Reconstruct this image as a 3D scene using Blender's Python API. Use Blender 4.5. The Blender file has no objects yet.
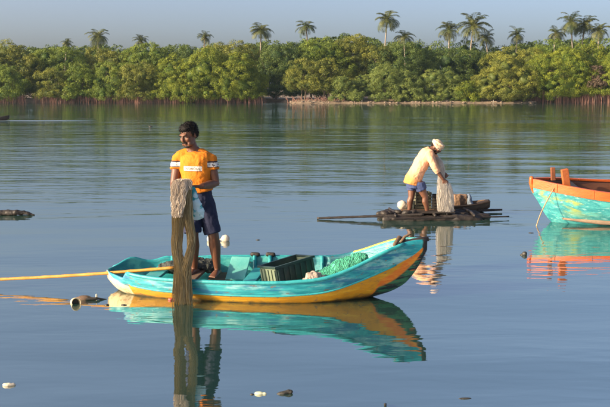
import bpy, bmesh, math, random
import numpy as np
from mathutils import Vector, Matrix, Euler, noise as mnoise

# ------------------------------------------------------------------ camera, sky, sun, exposure
S = bpy.context.scene
COL = S.collection
F = 950.0; CH = 2.2                        # focal length in photo pixels (610 wide), eye height in m
PITCH = math.atan(113.5 / F)
cd = bpy.data.cameras.new('camera'); cam = bpy.data.objects.new('camera', cd); COL.objects.link(cam)
cam.location = (0, 0, CH); cam.rotation_euler = (math.pi / 2 - PITCH, 0, 0)
cd.sensor_fit = 'HORIZONTAL'; cd.angle = 2 * math.atan(305 / F); cd.clip_start = 0.1; cd.clip_end = 9000
S.camera = cam

SUN_EL = math.radians(20); SUN_AZ = math.radians(-113)      # azimuth from +Y (view direction), clockwise
sun_vec = Vector((math.sin(SUN_AZ) * math.cos(SUN_EL), math.cos(SUN_AZ) * math.cos(SUN_EL), math.sin(SUN_EL)))
w = bpy.data.worlds.new('World'); S.world = w; w.use_nodes = True
wn = w.node_tree; bg = wn.nodes['Background']
sky = wn.nodes.new('ShaderNodeTexSky'); sky.sky_type = 'NISHITA'; sky.sun_disc = False
sky.sun_elevation = SUN_EL; sky.sun_rotation = SUN_AZ
sky.air_density = 0.5; sky.dust_density = 4.0; sky.ozone_density = 0.4
wn.links.new(sky.outputs[0], bg.inputs[0]); bg.inputs[1].default_value = 0.15
sd = bpy.data.lights.new('sun', 'SUN'); sd.energy = 4.6; sd.angle = math.radians(0.6); sd.color = (1.0, 0.78, 0.52)
so = bpy.data.objects.new('sun', sd); COL.objects.link(so)
so.rotation_euler = sun_vec.to_track_quat('Z', 'Y').to_euler(); so.location = sun_vec * 60
S.view_settings.view_transform = 'Standard'; S.view_settings.look = 'None'
S.view_settings.exposure = 0.94; S.view_settings.gamma = 1.0; S.view_settings.use_curve_mapping = False

# ------------------------------------------------------------------ pixel -> place
_c, _s = math.cos(PITCH), math.sin(PITCH)
def ray(px, py):
    a = (px - 305) / F; b = (203.5 - py) / F
    return Vector((a, _c + b * _s, -_s + b * _c))
def on_z(px, py, z=0.0):
    r = ray(px, py); t = (z - CH) / r.z
    return Vector((r.x * t, r.y * t, z))
def at(px, py, Y):
    r = ray(px, py); t = Y / r.y
    return Vector((r.x * t, Y, CH + r.z * t))

# ------------------------------------------------------------------ materials
def mat(name, col, rough=0.6, col2=None, scale=8.0, contrast=0.5, bump=0.0, bscale=40.0, spec=0.5, stretch=None, metal=0.0):
    m = bpy.data.materials.new(name); m.use_nodes = True
    nt = m.node_tree; b = nt.nodes['Principled BSDF']
    b.inputs['Roughness'].default_value = rough; b.inputs['Base Color'].default_value = (*col, 1)
    b.inputs['Specular IOR Level'].default_value = spec; b.inputs['Metallic'].default_value = metal
    tc = nt.nodes.new('ShaderNodeTexCoord'); mp = nt.nodes.new('ShaderNodeMapping')
    nt.links.new(tc.outputs['Object'], mp.inputs[0])
    if stretch: mp.inputs['Scale'].default_value = stretch
    if col2:
        n = nt.nodes.new('ShaderNodeTexNoise'); n.inputs['Scale'].default_value = scale; n.inputs['Detail'].default_value = 6
        n.inputs['Roughness'].default_value = 0.65
        r = nt.nodes.new('ShaderNodeValToRGB')
        r.color_ramp.elements[0].position = 0.5 - 0.5 * (1 - contrast) * 0.6; r.color_ramp.elements[1].position = 0.5 + 0.5 * (1 - contrast) * 0.6
        r.color_ramp.elements[0].color = (*col, 1); r.color_ramp.elements[1].color = (*col2, 1)
        nt.links.new(mp.outputs[0], n.inputs['Vector']); nt.links.new(n.outputs['Fac'], r.inputs[0])
        nt.links.new(r.outputs[0], b.inputs['Base Color'])
    if bump:
        n2 = nt.nodes.new('ShaderNodeTexNoise'); n2.inputs['Scale'].default_value = bscale; n2.inputs['Detail'].default_value = 5
        bp = nt.nodes.new('ShaderNodeBump'); bp.inputs['Distance'].default_value = bump
        nt.links.new(mp.outputs[0], n2.inputs['Vector']); nt.links.new(n2.outputs['Fac'], bp.inputs['Height'])
        nt.links.new(bp.outputs[0], b.inputs['Normal'])
    return m

class NT:
    """tiny helper for hand-made node materials"""
    def __init__(s, name):
        s.m = bpy.data.materials.new(name); s.m.use_nodes = True; s.t = s.m.node_tree
        s.b = s.t.nodes['Principled BSDF']; s.out = s.t.nodes['Material Output']
    def n(s, typ, **kw):
        o = s.t.nodes.new('ShaderNode' + typ)
        for k, v in kw.items():
            if k.startswith('i_'):
                key = k[2:]; key = int(key) if key.isdigit() else key
                s.put(o, key, v)
            else: setattr(o, k, v)
        return o
    def put(s, o, key, v):
        if isinstance(v, bpy.types.NodeSocket): s.t.links.new(v, o.inputs[key])
        else: o.inputs[key].default_value = v
    def math(s, op, a, b=0.0, c=None):
        o = s.n('Math', operation=op); s.put(o, 0, a); s.put(o, 1, b)
        if c is not None: s.put(o, 2, c)
        return o.outputs[0]
    def mix(s, f, a, b):
        o = s.n('Mix', data_type='RGBA'); s.put(o, 'Factor', f)
        for i, v in ((6, a), (7, b)):
            s.put(o, i, (*v, 1) if isinstance(v, tuple) and len(v) == 3 else v)
        return o.outputs[2]
    def step(s, x, edge, soft=0.01):
        o = s.n('MapRange', interpolation_type='SMOOTHSTEP'); s.put(o, 0, x)
        o.inputs[1].default_value = edge - soft; o.inputs[2].default_value = edge + soft
        return o.outputs[0]

# ------------------------------------------------------------------ mesh builder
class MB:
    def __init__(s): s.v = []; s.f = []
    def add(s, vs, fs):
        o = len(s.v); s.v += [tuple(v) for v in vs]; s.f += [tuple(i + o for i in f) for f in fs]; return s
    def box(s, c, size, rot=None, M=None):
        x, y, z = [q / 2 for q in size]
        vs = [Vector((a * x, b * y, d * z)) for a in (-1, 1) for b in (-1, 1) for d in (-1, 1)]
        if rot: R = Euler(rot).to_matrix(); vs = [R @ v for v in vs]
        vs = [v + Vector(c) for v in vs]
        if M: vs = [M @ v for v in vs]
        return s.add(vs, [(0, 1, 3, 2), (4, 6, 7, 5), (0, 4, 5, 1), (2, 3, 7, 6), (0, 2, 6, 4), (1, 5, 7, 3)])
    def rings(s, rings, cap=True):
        n = len(rings[0]); vs = [p for r in rings for p in r]; fs = []
        for i in range(len(rings) - 1):
            for j in range(n):
                k = (j + 1) % n
                fs.append((i * n + j, i * n + k, (i + 1) * n + k, (i + 1) * n + j))
        if cap:
            fs.append(tuple(range(n - 1, -1, -1))); fs.append(tuple((len(rings) - 1) * n + j for j in range(n)))
        return s.add(vs, fs)
    def tube(s, pts, rad, seg=10, ref=None, round_ends=False):
        pts = [Vector(p) for p in pts]; n = len(pts)
        if not isinstance(rad, list): rad = [rad] * n
        rad = [r if isinstance(r, (list, tuple)) else (r, r) for r in rad]
        if round_ends:
            d0 = (pts[0] - pts[1]).normalized(); d1 = (pts[-1] - pts[-2]).normalized()
            a = sum(rad[0]) / 2; b = sum(rad[-1]) / 2
            pts = [pts[0] + d0 * a * .85, pts[0] + d0 * a * .5] + pts + [pts[-1] + d1 * b * .5, pts[-1] + d1 * b * .85]
            sc = lambda r, k: (r[0] * k, r[1] * k)
            rad = [sc(rad[0], .45), sc(rad[0], .85)] + rad + [sc(rad[-1], .85), sc(rad[-1], .45)]; n += 4
        R = []; X = None
        for i in range(n):
            t = (pts[min(i + 1, n - 1)] - pts[max(i - 1, 0)]).normalized()
            if X is None:
                r0 = Vector(ref) if ref else (Vector((1, 0, 0)) if abs(t.x) < .9 else Vector((0, 1, 0)))
                X = (r0 - t * r0.dot(t)).normalized()
            else: X = (X - t * X.dot(t)).normalized()
            if ref:
                r0 = Vector(ref); q = r0 - t * r0.dot(t)
                if q.length > .2: X = q.normalized()
            Y = t.cross(X)
            R.append([pts[i] + X * math.cos(q) * rad[i][0] + Y * math.sin(q) * rad[i][1] for q in [2 * math.pi * j / seg for j in range(seg)]])
        return s.rings(R)
    def ell(s, c, r, M=None, nu=14, nv=9, rot=None):
        R = []
        for i in range(nv):
            th = math.pi * (i + .35) / (nv - .3)
            R.append([Vector((r[0] * math.sin(th) * math.cos(q), r[1] * math.sin(th) * math.sin(q), r[2] * math.cos(th))) for q in [-2 * math.pi * j / nu for j in range(nu)]])
        E_ = Euler(rot).to_matrix() if rot else None
        R = [[(E_ @ p if E_ else p) + Vector(c) for p in q] for q in R]
        if M: R = [[M @ p for p in q] for q in R]
        return s.rings(R)
    def build(s, name, m, parent=None, smooth=False, bevel=0, loc=None):
        me = bpy.data.meshes.new(name); me.from_pydata(s.v, [], s.f); me.update()
        if smooth: me.polygons.foreach_set('use_smooth', [True] * len(me.polygons))
        o = bpy.data.objects.new(name, me); COL.objects.link(o)
        if m: me.materials.append(m)
        if parent: o.parent = parent
        if loc: o.location = loc
        if bevel:
            b = o.modifiers.new('bevel', 'BEVEL'); b.width = bevel; b.segments = 2; b.limit_method = 'ANGLE'
        return o

def tag(o, label=None, cat=None, group=None, kind=None):
    for k, v in (('label', label), ('category', cat), ('group', group), ('kind', kind)):
        if v: o[k] = v
    return o
def thing(name, label, cat, loc=(0, 0, 0), rot=(0, 0, 0), group=None):
    o = bpy.data.objects.new(name, None); COL.objects.link(o); o.location = loc; o.rotation_euler = rot
    o.empty_display_size = .2
    return tag(o, label, cat, group)
_tex = {}
def clouds(size):
    if size not in _tex:
        t = bpy.data.textures.new('clouds', 'CLOUDS'); t.noise_scale = size; t.noise_depth = 2; _tex[size] = t
    return _tex[size]
def bake(o, voxel, smooth=3, disp=(), keep=.5):
    r = o.modifiers.new('r', 'REMESH'); r.mode = 'VOXEL'; r.voxel_size = voxel; r.use_smooth_shade = True
    if smooth:
        q = o.modifiers.new('s', 'SMOOTH'); q.factor = .5; q.iterations = smooth
    for size, st in disp:
        d = o.modifiers.new('d', 'DISPLACE'); d.texture = clouds(size); d.strength = st; d.mid_level = .5; d.texture_coords = 'LOCAL'
    if keep < 1:
        q = o.modifiers.new('k', 'DECIMATE'); q.ratio = keep
    dg = bpy.context.evaluated_depsgraph_get(); dg.update()
    me = bpy.data.meshes.new_from_object(o.evaluated_get(dg)); old = o.data
    nm = old.name; o.modifiers.clear(); o.data = me; bpy.data.meshes.remove(old); me.name = nm
    return o
def fast_mesh(name, V, Q, nper=4):
    """numpy verts (n,3) and quads (m,nper) -> mesh"""
    me = bpy.data.meshes.new(name); V = np.asarray(V, np.float32); Q = np.asarray(Q, np.int32)
    me.vertices.add(len(V)); me.vertices.foreach_set('co', V.ravel())
    me.loops.add(Q.size); me.loops.foreach_set('vertex_index', Q.ravel())
    me.polygons.add(len(Q)); me.polygons.foreach_set('loop_start', np.arange(0, Q.size, nper, dtype=np.int32))
    me.update(calc_edges=True); me.validate()
    return me
def cubic(xs, ys, x):
    """monotone-ish smooth interpolation (Hermite with Catmull tangents)"""
    xs = np.asarray(xs, float); ys = np.asarray(ys, float); m = np.gradient(ys, xs)
    i = int(np.clip(np.searchsorted(xs, x) - 1, 0, len(xs) - 2)); h = xs[i + 1] - xs[i]; t = (x - xs[i]) / h
    return float((2*t**3 - 3*t**2 + 1) * ys[i] + (t**3 - 2*t**2 + t) * h * m[i] + (-2*t**3 + 3*t**2) * ys[i+1] + (t**3 - t**2) * h * m[i+1])

# ------------------------------------------------------------------ water
def water_material():
    n = NT('lagoon_water'); b = n.b
    b.inputs['Base Color'].default_value = (0.015, 0.046, 0.036, 1); b.inputs['IOR'].default_value = 6.0
    pos = n.n('NewGeometry').outputs['Position']
    sep = n.n('SeparateXYZ'); n.put(sep, 0, pos)
    def wave(sx, sy, rot, detail=2.0, rough=.5, dist=0.0):
        mp = n.n('Mapping'); n.put(mp, 0, pos); mp.inputs['Scale'].default_value = (sx, sy, 1); mp.inputs['Rotation'].default_value = (0, 0, rot)
        t = n.n('TexNoise'); t.inputs['Scale'].default_value = 1; t.inputs['Detail'].default_value = detail; t.inputs['Roughness'].default_value = rough
        t.inputs['Distortion'].default_value = dist
        n.put(t, 'Vector', mp.outputs[0]); return t.outputs['Fac']
    swell = wave(.22, .62, .10, 1.0)
    mid = wave(.75, 2.6, -.06, 2.0, .5, .4)
    rip = wave(1.5, 5.2, .05, 2.0, .5, .6)
    fine = wave(3.2, 9.5, .14, 2.0, .55)
    patch = n.n('MapRange'); n.put(patch, 0, wave(.055, .12, .3, 2.0)); patch.inputs[1].default_value = .40; patch.inputs[2].default_value = .62
    # ripples build up away from the sheltered near water
    far = n.n('MapRange'); n.put(far, 0, sep.outputs[1]); far.inputs[1].default_value = 9; far.inputs[2].default_value = 26; far.inputs[3].default_value = .50; far.inputs[4].default_value = .80
    # wake of the passing canoe: a ruffled strip
    wy = n.math('ABSOLUTE', n.math('SUBTRACT', sep.outputs[1], 69.0)); wx = n.n('MapRange'); n.put(wx, 0, sep.outputs[0])
    wx.inputs[1].default_value = -14.5; wx.inputs[2].default_value = -17.5
    wk = n.math('MULTIPLY', n.math('SUBTRACT', 1.0, n.step(wy, 1.3, .6)), wx.outputs[0])
    amp_m = n.math('MULTIPLY', far.outputs[0], n.math('ADD', n.math('MULTIPLY', patch.outputs[0], .8), .35))
    h = n.math('MULTIPLY', swell, .032)
    h = n.math('ADD', h, n.math('MULTIPLY', n.math('MULTIPLY', mid, amp_m), .022))
    h = n.math('ADD', h, n.math('MULTIPLY', n.math('MULTIPLY', rip, amp_m), .008))
    h = n.math('ADD', h, n.math('MULTIPLY', n.math('MULTIPLY', fine, amp_m), .0022))
    h = n.math('ADD', h, n.math('MULTIPLY', n.math('MULTIPLY', fine, wk), .02))
    bp = n.n('Bump'); bp.inputs['Strength'].default_value = 1; bp.inputs['Distance'].default_value = 1.0; n.put(bp, 'Height', h)
    n.put(b, 'Normal', bp.outputs[0])
    n.put(b, 'Roughness', n.math('ADD', n.math('MULTIPLY', wk, .25), .025))
    return n.m
WATER = water_material()
o = MB().add([(-4000, -60, 0), (4000, -60, 0), (4000, 6000, 0), (-4000, 6000, 0)], [(0, 1, 2, 3)]).build('water', WATER)
tag(o, 'calm blue-grey lagoon water with fine ripples', None, kind='structure')

# ------------------------------------------------------------------ ground: lagoon bed and the far bank, one sheet
MUD = mat('bank_mud', (.13, .09, .06), .9, (.28, .21, .14), 1.2, .3, .05, 3)
def shore(x):
    # distance of the waterline; a bay behind the big mangrove, a mud spit in the middle
    def ss(a, b, t): t = min(1, max(0, (t - a) / (b - a))); return t * t * (3 - 2 * t)
    y = 165.0 - 5.6 * ss(-5.5, -2.0, x) * (1 - ss(37, 42, x))
    y += 4.0 * math.exp(-((x + 5.2) / 2.6) ** 2)
    return y + .8 * mnoise.noise((x * .12, 3.1, 0))
def bank_z(x, y):
    d = y - shore(x)
    if d < -6: return -1.2
    if d < 0: return -.1 + d * .18
    return min(.12 + d * .22, .75) * (.75 + .35 * mnoise.noise((x * .25, y * .3, 1.7))) + max(0, d - 20) * .006
gx = [-4000, -1500, -600, -250] + [-110 + i * 1.5 for i in range(148)] + [250, 600, 1500, 4000]
gy = [-60, 60, 140, 152] + [156 + i * .7 for i in range(28)] + [180, 200, 240, 320, 600, 1500, 6000]
V = [(x, y, bank_z(max(-120, min(120, x)), y) if y < 1400 else 6) for y in gy for x in gx]
nx = len(gx)
Q = [(j * nx + i, j * nx + i + 1, (j + 1) * nx + i + 1, (j + 1) * nx + i) for j in range(len(gy) - 1) for i in range(nx - 1)]
g = bpy.data.objects.new('ground', fast_mesh('ground', V, Q)); COL.objects.link(g); g.data.materials.append(MUD)
tag(g, 'brown muddy far bank of the lagoon under the mangroves', None, kind='structure')

# ------------------------------------------------------------------ foliage
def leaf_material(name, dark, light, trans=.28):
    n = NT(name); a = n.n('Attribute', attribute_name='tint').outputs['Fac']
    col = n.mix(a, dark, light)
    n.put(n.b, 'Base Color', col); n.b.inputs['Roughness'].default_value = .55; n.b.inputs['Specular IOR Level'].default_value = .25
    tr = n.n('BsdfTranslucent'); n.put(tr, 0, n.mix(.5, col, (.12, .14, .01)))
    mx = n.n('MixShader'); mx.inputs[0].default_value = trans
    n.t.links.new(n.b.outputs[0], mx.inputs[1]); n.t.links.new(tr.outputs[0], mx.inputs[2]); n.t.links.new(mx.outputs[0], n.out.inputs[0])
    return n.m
LEAF = dict(
    mangrove=leaf_material('mangrove_leaf', (.060, .110, .018), (.20, .255, .030)),
    bright=leaf_material('bright_mangrove_leaf', (.075, .130, .016), (.245, .275, .024)),
    olive=leaf_material('olive_leaf', (.075, .105, .022), (.24, .245, .035)),
    dark=leaf_material('dark_leaf', (.034, .074, .024), (.12, .165, .030)),  # darker green: shade of the bay and middle back row put into colour
    pale=leaf_material('pale_shrub_leaf', (.095, .145, .035), (.20, .24, .050)),
    brown=leaf_material('dry_leaf', (.10, .07, .045), (.17, .12, .08)),
    palm=leaf_material('palm_leaf', (.045, .070, .024), (.15, .155, .050), .2))
BARK = mat('grey_brown_bark', (.17, .125, .09), .9, (.28, .21, .155), 3, .3, .02, 12)
ROOT = mat('pinkish_mangrove_root', (.11, .055, .042), .85, (.30, .155, .115), .8, .3)
PALMBARK = mat('palm_bark', (.22, .18, .14), .9, (.34, .29, .23), 4, .3, .02, 12)

def leaves(rng, blobs, dens=1.0, leaf=.30, clump=.75, flat=.75):
    """blobs: (cx,cy,cz,rx,ry,rz). Leaf faces gathered in clumps over each blob's skin and some inside."""
    P = []; N = []; T = []; BL = np.array(blobs); bare = set()
    for bi, (cx, cy, cz, rx, ry, rz) in enumerate(blobs):
        area = 4 * math.pi * ((rx * ry) ** 1.6 / 3 + (rx * rz) ** 1.6 / 3 + (ry * rz) ** 1.6 / 3) ** (1 / 1.6)
        k = max(6, int(area / (clump * clump) * .62))
        d = rng.normal(size=(k, 3)); d /= np.linalg.norm(d, axis=1)[:, None]
        rr = rng.uniform(.80, 1.03, (k, 1))
        cen = np.array([cx, cy, cz]) + d * np.array([rx, ry, rz]) * rr
        # clumps buried in a neighbouring lobe are never seen; those on the land side are thinned
        q = (((cen[:, None, :] - BL[None, :, :3]) / BL[None, :, 3:]) ** 2).sum(2); q[:, bi] = 9
        keep = (q.min(1) > .50) & ((d[:, 1] < .35) | (rng.uniform(size=k) < .35))
        if keep.mean() < .30: bare.add(bi)
        if not keep.any(): continue
        cen, d = cen[keep], d[keep]; k = len(cen)
        m = max(10, int(58 * dens))
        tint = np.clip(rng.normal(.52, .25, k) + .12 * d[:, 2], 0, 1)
        cs = clump * rng.uniform(.6, 1.25, k)
        e = rng.normal(size=(k, m, 3)); e /= np.linalg.norm(e, axis=2)[:, :, None]
        e = e + d[:, None, :] * .55 + np.array([0, 0, .25]); e /= np.linalg.norm(e, axis=2)[:, :, None]
        p = cen[:, None, :] + e * cs[:, None, None] * rng.uniform(.55, 1.0, (k, m, 1)) * np.array([1, 1, flat])
        P.append(p.reshape(-1, 3)); N.append((e + rng.normal(0, .45, e.shape)).reshape(-1, 3))
        T.append(np.clip(tint[:, None] + rng.normal(0, .13, (k, m)), 0, 1).ravel())
    P = np.concatenate(P); N = np.concatenate(N); T = np.concatenate(T)
    N /= np.linalg.norm(N, axis=1)[:, None]
    A = np.cross(N, rng.normal(size=N.shape)); A /= np.linalg.norm(A, axis=1)[:, None]; B = np.cross(N, A)
    L = leaf * rng.uniform(.6, 1.25, (len(P), 1)); W = L * .8
    V = np.stack([P - A * L * .5, P + B * W * .62 + N * L * .06, P + A * L * .55], 1).reshape(-1, 3)
    Fq = np.arange(len(V)).reshape(-1, 3); T = np.repeat(T, 3)
    # added dark shell inside every lobe to stop light and deepen crown shade
    nu, nv = 9, 6; th = np.pi * (np.arange(nv) + .5) / nv; ph = 2 * np.pi * np.arange(nu) / nu
    U = np.stack([np.outer(np.sin(th), np.cos(ph)), np.outer(np.sin(th), np.sin(ph)), np.outer(np.cos(th), np.ones(nu))], 2).reshape(-1, 3)
    fc = []
    for i in range(nv - 1):
        for j in range(nu):
            a, b, c, e_ = i * nu + j, i * nu + (j + 1) % nu, (i + 1) * nu + (j + 1) % nu, (i + 1) * nu + j; fc += [(a, e_, c), (a, c, b)]
    fc += [(0, j, j + 1) for j in range(1, nu - 1)] + [((nv - 1) * nu, (nv - 1) * nu + j + 1, (nv - 1) * nu + j) for j in range(1, nu - 1)]
    fc = np.array(fc); CV = []; CF = []; o_ = len(V)
    big = 1.7 * np.median(BL[:, 3])
    for bi, (cx, cy, cz, rx, ry, rz) in enumerate(blobs):
        if bi in bare and bi < len(blobs) - 1: continue
        g_ = .35 if rx > big else .95
        CV.append(np.array([cx, cy, cz]) + U * np.array([rx, ry, rz]) * rng.uniform(.40, .64, (len(U), 1)) * g_); CF.append(fc + o_); o_ += len(U)
    CV = np.concatenate(CV)
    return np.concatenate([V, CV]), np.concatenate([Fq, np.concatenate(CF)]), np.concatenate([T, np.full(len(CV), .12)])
def leaf_object(name, data, m, parent=None):
    V, Q, T = data
    me = fast_mesh(name, V, Q, Q.shape[1])
    at_ = me.attributes.new('tint', 'FLOAT', 'POINT'); at_.data.foreach_set('value', T.astype(np.float32))
    me.materials.append(m)
    o = bpy.data.objects.new(name, me); COL.objects.link(o)
    if parent: o.parent = parent
    return o
def crown_blobs(rng, hw, h, base, depth, n):
    """lumpy crown from many overlapping lobes filling width 2*hw, height base..h"""
    out = []
    for i in range(n):
        u = rng.uniform(-1, 1); q = rng.uniform(0, 1)
        x = u * hw * .78
        top = h * (1 - .30 * abs(u) ** 2.2)
        z = base + (top - base) * (q ** .8) * .86
        r = min(hw * .42, (h - base) * .32) * rng.uniform(.45, 1.25)
        y = rng.uniform(-1, 1) * depth * (1 - .5 * q) * .75
        out.append((x, y, max(z, base + r * .55), r * rng.uniform(.9, 1.25), r * rng.uniform(.85, 1.1), r * rng.uniform(.7, .95)))
    out.append((0, 0, base + (h - base) * .5, hw * .66, depth * .6, (h - base) * .42))
    for i in range(int(hw * 2.2)):      # low skirt of foliage hanging over the roots on the water side
        u = rng.uniform(-1, 1); r = rng.uniform(.45, .8)
        out.append((u * hw * .92, -depth * rng.uniform(.75, 1.0) * (1 - .35 * u * u), base + r * rng.uniform(.35, 1.3), r * 1.3, r * .8, r * .8))
    return out
def limbs(rng, hw, h, n, r0, lean=.6, zb=-.3):
    mb = MB()
    for i in range(n):
        x0 = rng.uniform(-.35, .35) * hw * lean; y0 = rng.uniform(-.5, .5)
        dx = rng.uniform(-.7, .7) * hw; dy = rng.uniform(-.6, .6)
        pts = [Vector((x0 + dx * t ** 1.4, y0 + dy * t, zb + (h * .8 - zb) * t + .12 * math.sin(5 * t + i))) for t in (0, .2, .45, .7, 1)]
        r = r0 * rng.uniform(.7, 1.1)
        mb.tube(pts, [r, r * .8, r * .6, r * .42, r * .16], 7)
        for b in range(3):
            t0 = pts[rng.integers(1, 4)]; e = t0 + Vector((rng.uniform(-1, 1) * hw * .5, rng.uniform(-.8, .8), rng.uniform(.5, 1.4)))
            mb.tube([t0, (t0 + e) / 2 + Vector((0, 0, .15)), e], [r * .45, r * .3, r * .1], 5)
    return mb
def prop_roots(rng, hw, n, top, spread):
    mb = MB()
    for i in range(n):
        x = rng.uniform(-1, 1) * hw; y = -spread + rng.uniform(-.4, 2.6); hh = top * rng.uniform(.85, 1.15)
        dx = rng.normal(0, .45); dy = -abs(rng.normal(0, .3)); r = rng.uniform(.014, .034)
        mb.tube([(x, y, hh), (x + dx * .7, y + dy * .6, hh * .62), (x + dx, y + dy, -.35)], [r * 1.2, r, r * .8], 4)
    return mb

def ground_at(x, y): return bank_z(max(-120, min(120, x)), y)
def make_tree(name, label, px, hwpx, top_y, kind, Y, base=1.0, roots=False, trunk=3, nblob=16, dens=1.0, leaf=.30, clump=.75, group='mangroves and shrubs along the far shore', depth=None, seed=0):
    rng = np.random.default_rng(seed + int(px * 7 + top_y))
    x = (px - 305) / F * Y * 1.0; s = F / Y
    p = at(px, top_y, Y); hw = hwpx / s; h = p.z
    t = thing(name, label, 'tree' if 'shrub' not in name else 'shrub', (p.x, Y, 0), group=group)
    dp = depth or min(3.2, hw * .9)
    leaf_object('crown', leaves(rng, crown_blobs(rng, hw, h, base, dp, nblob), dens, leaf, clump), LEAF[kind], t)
    gz = ground_at(p.x, Y) - .15
    limbs(rng, hw, h * .95, trunk, min(.16, .05 + hw * .02), zb=gz).build('trunk', BARK, t, True)
    if roots: prop_roots(rng, hw * .97, int(hw * 2 * 30), base * 1.2, dp * .55).build('prop_roots', ROOT, t)
    return t

G1 = 'mangroves and shrubs along the far shore'
MT = 'mangrove_tree'
front = [
 (MT, 'round dark green mangrove with pinkish roots left of the dark gap, at the left edge', 4, 22, 62, 'mangrove', 162.5, .95, True, 3, 18),
 (MT, 'low green mangrove just right of the dark gap near the left edge, pinkish roots below', 52, 17, 67, 'olive', 162.5, .95, True, 3, 14),
 (MT, 'green mangrove over pinkish roots below the tuft-like palm at far left', 80, 19, 63, 'mangrove', 163, .95, True, 3, 16),
 (MT, 'green mangrove with pinkish roots, third clump left of the largest rounded mangrove', 108, 18, 60, 'mangrove', 163, .95, True, 3, 16),
 (MT, 'green mangrove over brown roots touching the left side of the largest rounded mangrove', 135, 18, 63, 'olive', 162.5, .95, True, 3, 15),
 (MT, 'largest rounded bright green mangrove, dome-shaped, behind the standing fisherman', 207, 57, 54, 'bright', 163, .95, True, 6, 46),
 ('shore_tree', 'small olive tree with bare trunk and leaning roots right of the dark bay', 302, 16, 57, 'olive', 163, 2.4, False, 3, 11),
 ('shore_tree', 'second small olive tree with visible trunks, left of the pale spreading shrub', 327, 17, 58, 'olive', 163, 2.3, False, 4, 12),
 ('shore_shrub', 'low pale yellow-green shrub between the olive trees and the wide pale shrub', 345, 15, 79, 'pale', 161.6, .5, False, 3, 10),
 ('shore_shrub', 'wide pale green spreading shrub on the muddy bank below the lone tall palm', 388, 42, 70, 'pale', 163, .6, False, 5, 34),
 ('shore_shrub', 'pale green shrub right of the wide spreading one on the mud bank', 437, 25, 73, 'pale', 163, .5, False, 4, 20),
 ('shore_shrub', 'small yellowish shrub left of the rounded olive tree on the right shore', 468, 13, 80, 'bright', 162, .4, False, 3, 10),
 ('shore_tree', 'rounded olive tree reaching down to the water on the right shore', 505, 31, 61, 'olive', 163, .8, False, 5, 26),
 (MT, 'big yellow-green mangrove above pink roots near the right edge', 564, 36, 50, 'bright', 164, 1.6, True, 5, 32),
 (MT, 'yellow-green mangrove at the right edge with a dry brown patch', 607, 26, 58, 'bright', 163.5, 1.5, True, 4, 20),
 (MT, 'mangrove beyond the left edge of the view', -36, 24, 60, 'mangrove', 163, .95, True, 3, 16),
 (MT, 'mangrove beyond the right edge of the view', 650, 26, 56, 'mangrove', 163, 1.4, True, 3, 16),
]
for i, a in enumerate(front):
    d = dict(dens=2.1, leaf=.17, clump=.72)
    if a[5] == 'pale': d = dict(dens=1.7, leaf=.15, clump=.55)
    make_tree(*a, seed=i * 31, **d)
# dry brown foliage patch of the right-edge mangrove
dry = make_tree('dry_shrub', 'dry brown leafless-looking bush caught among the right edge mangroves', 597, 10, 64, 'brown', 161.6, 2.6, False, 2, 7, group=G1, seed=5, dens=.8, leaf=.22, clump=.5)

back = [
 (14, 31, 46, 'olive', 'olive tree top of the back row at the left edge'),
 (58, 30, 45, 'mangrove', 'back-row tree beneath the tiny palm tuft at far left'),
 (104, 30, 47, 'olive', 'back-row tree beside the shaggy palm at far left'),
 (146, 28, 45, 'mangrove', 'back-row tree left above the largest rounded mangrove'),
 (188, 28, 45, 'dark', 'dark back-row tree directly above the largest rounded mangrove'),
 (232, 30, 41, 'olive', 'back-row tree just left of the dark bay'),
 (276, 26, 40, 'dark', 'dark tall tree standing in the shaded bay of the shore'),
 (322, 30, 34, 'mangrove', 'tallest broad tree of the back row, above the small olive trees'),
 (356, 26, 34, 'olive', 'broad back-row tree left of the lone tall palm'),
 (396, 26, 42, 'dark', 'dark back-row tree at the foot of the lone tall palm'),
 (436, 28, 45, 'dark', 'dark back-row tree left of the paired palms'),
 (474, 26, 47, 'dark', 'dark back-row tree under the paired palms'),
 (512, 28, 44, 'olive', 'back-row tree above the rounded olive tree on the right shore'),
 (548, 26, 43, 'mangrove', 'back-row tree left of the palm cluster at the right'),
 (592, 32, 37, 'bright', 'tall yellow-green back-row tree under the palm cluster at right'),
 (640, 28, 40, 'mangrove', 'back-row tree beyond the right edge of the view'),
 (-28, 28, 44, 'mangrove', 'back-row tree beyond the left edge of the view')]
for i, (px, hw, ty, kind, lab) in enumerate(back):
    make_tree('broadleaf_tree', lab, px, hw, ty, kind, 171 + (i % 3) * 1.5, 1.5, False, 3, 26, seed=100 + i * 17, dens=1.6, leaf=.20, clump=.80, group='tall trees behind the shore mangroves', depth=3.5)
# the wood behind, one mass nobody could count
rng = np.random.default_rng(77); bl = []
tops = [(-120, 46), (0, 47), (60, 46), (120, 46), (200, 45), (250, 41), (300, 39), (340, 36), (380, 38), (420, 41), (500, 42), (560, 41), (610, 37), (740, 40)]
for i in range(230):
    px = rng.uniform(-120, 740); Y = rng.uniform(180, 196); ty = np.interp(px, [t[0] for t in tops], [t[1] for t in tops]) + rng.uniform(0, 9)
    p = at(px, ty, Y); r = rng.uniform(1.3, 2.3)
    bl.append((p.x, Y, p.z - r * .9, r * 1.2, r, r * .9)); bl.append((p.x + rng.uniform(-2, 2), Y - 1, p.z - r * 2.6, r * 1.4, r, r * 1.2))
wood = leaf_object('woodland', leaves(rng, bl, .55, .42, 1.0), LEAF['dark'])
tag(wood, 'mass of dark green woodland filling in behind the tree rows', None, kind='stuff')

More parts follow.
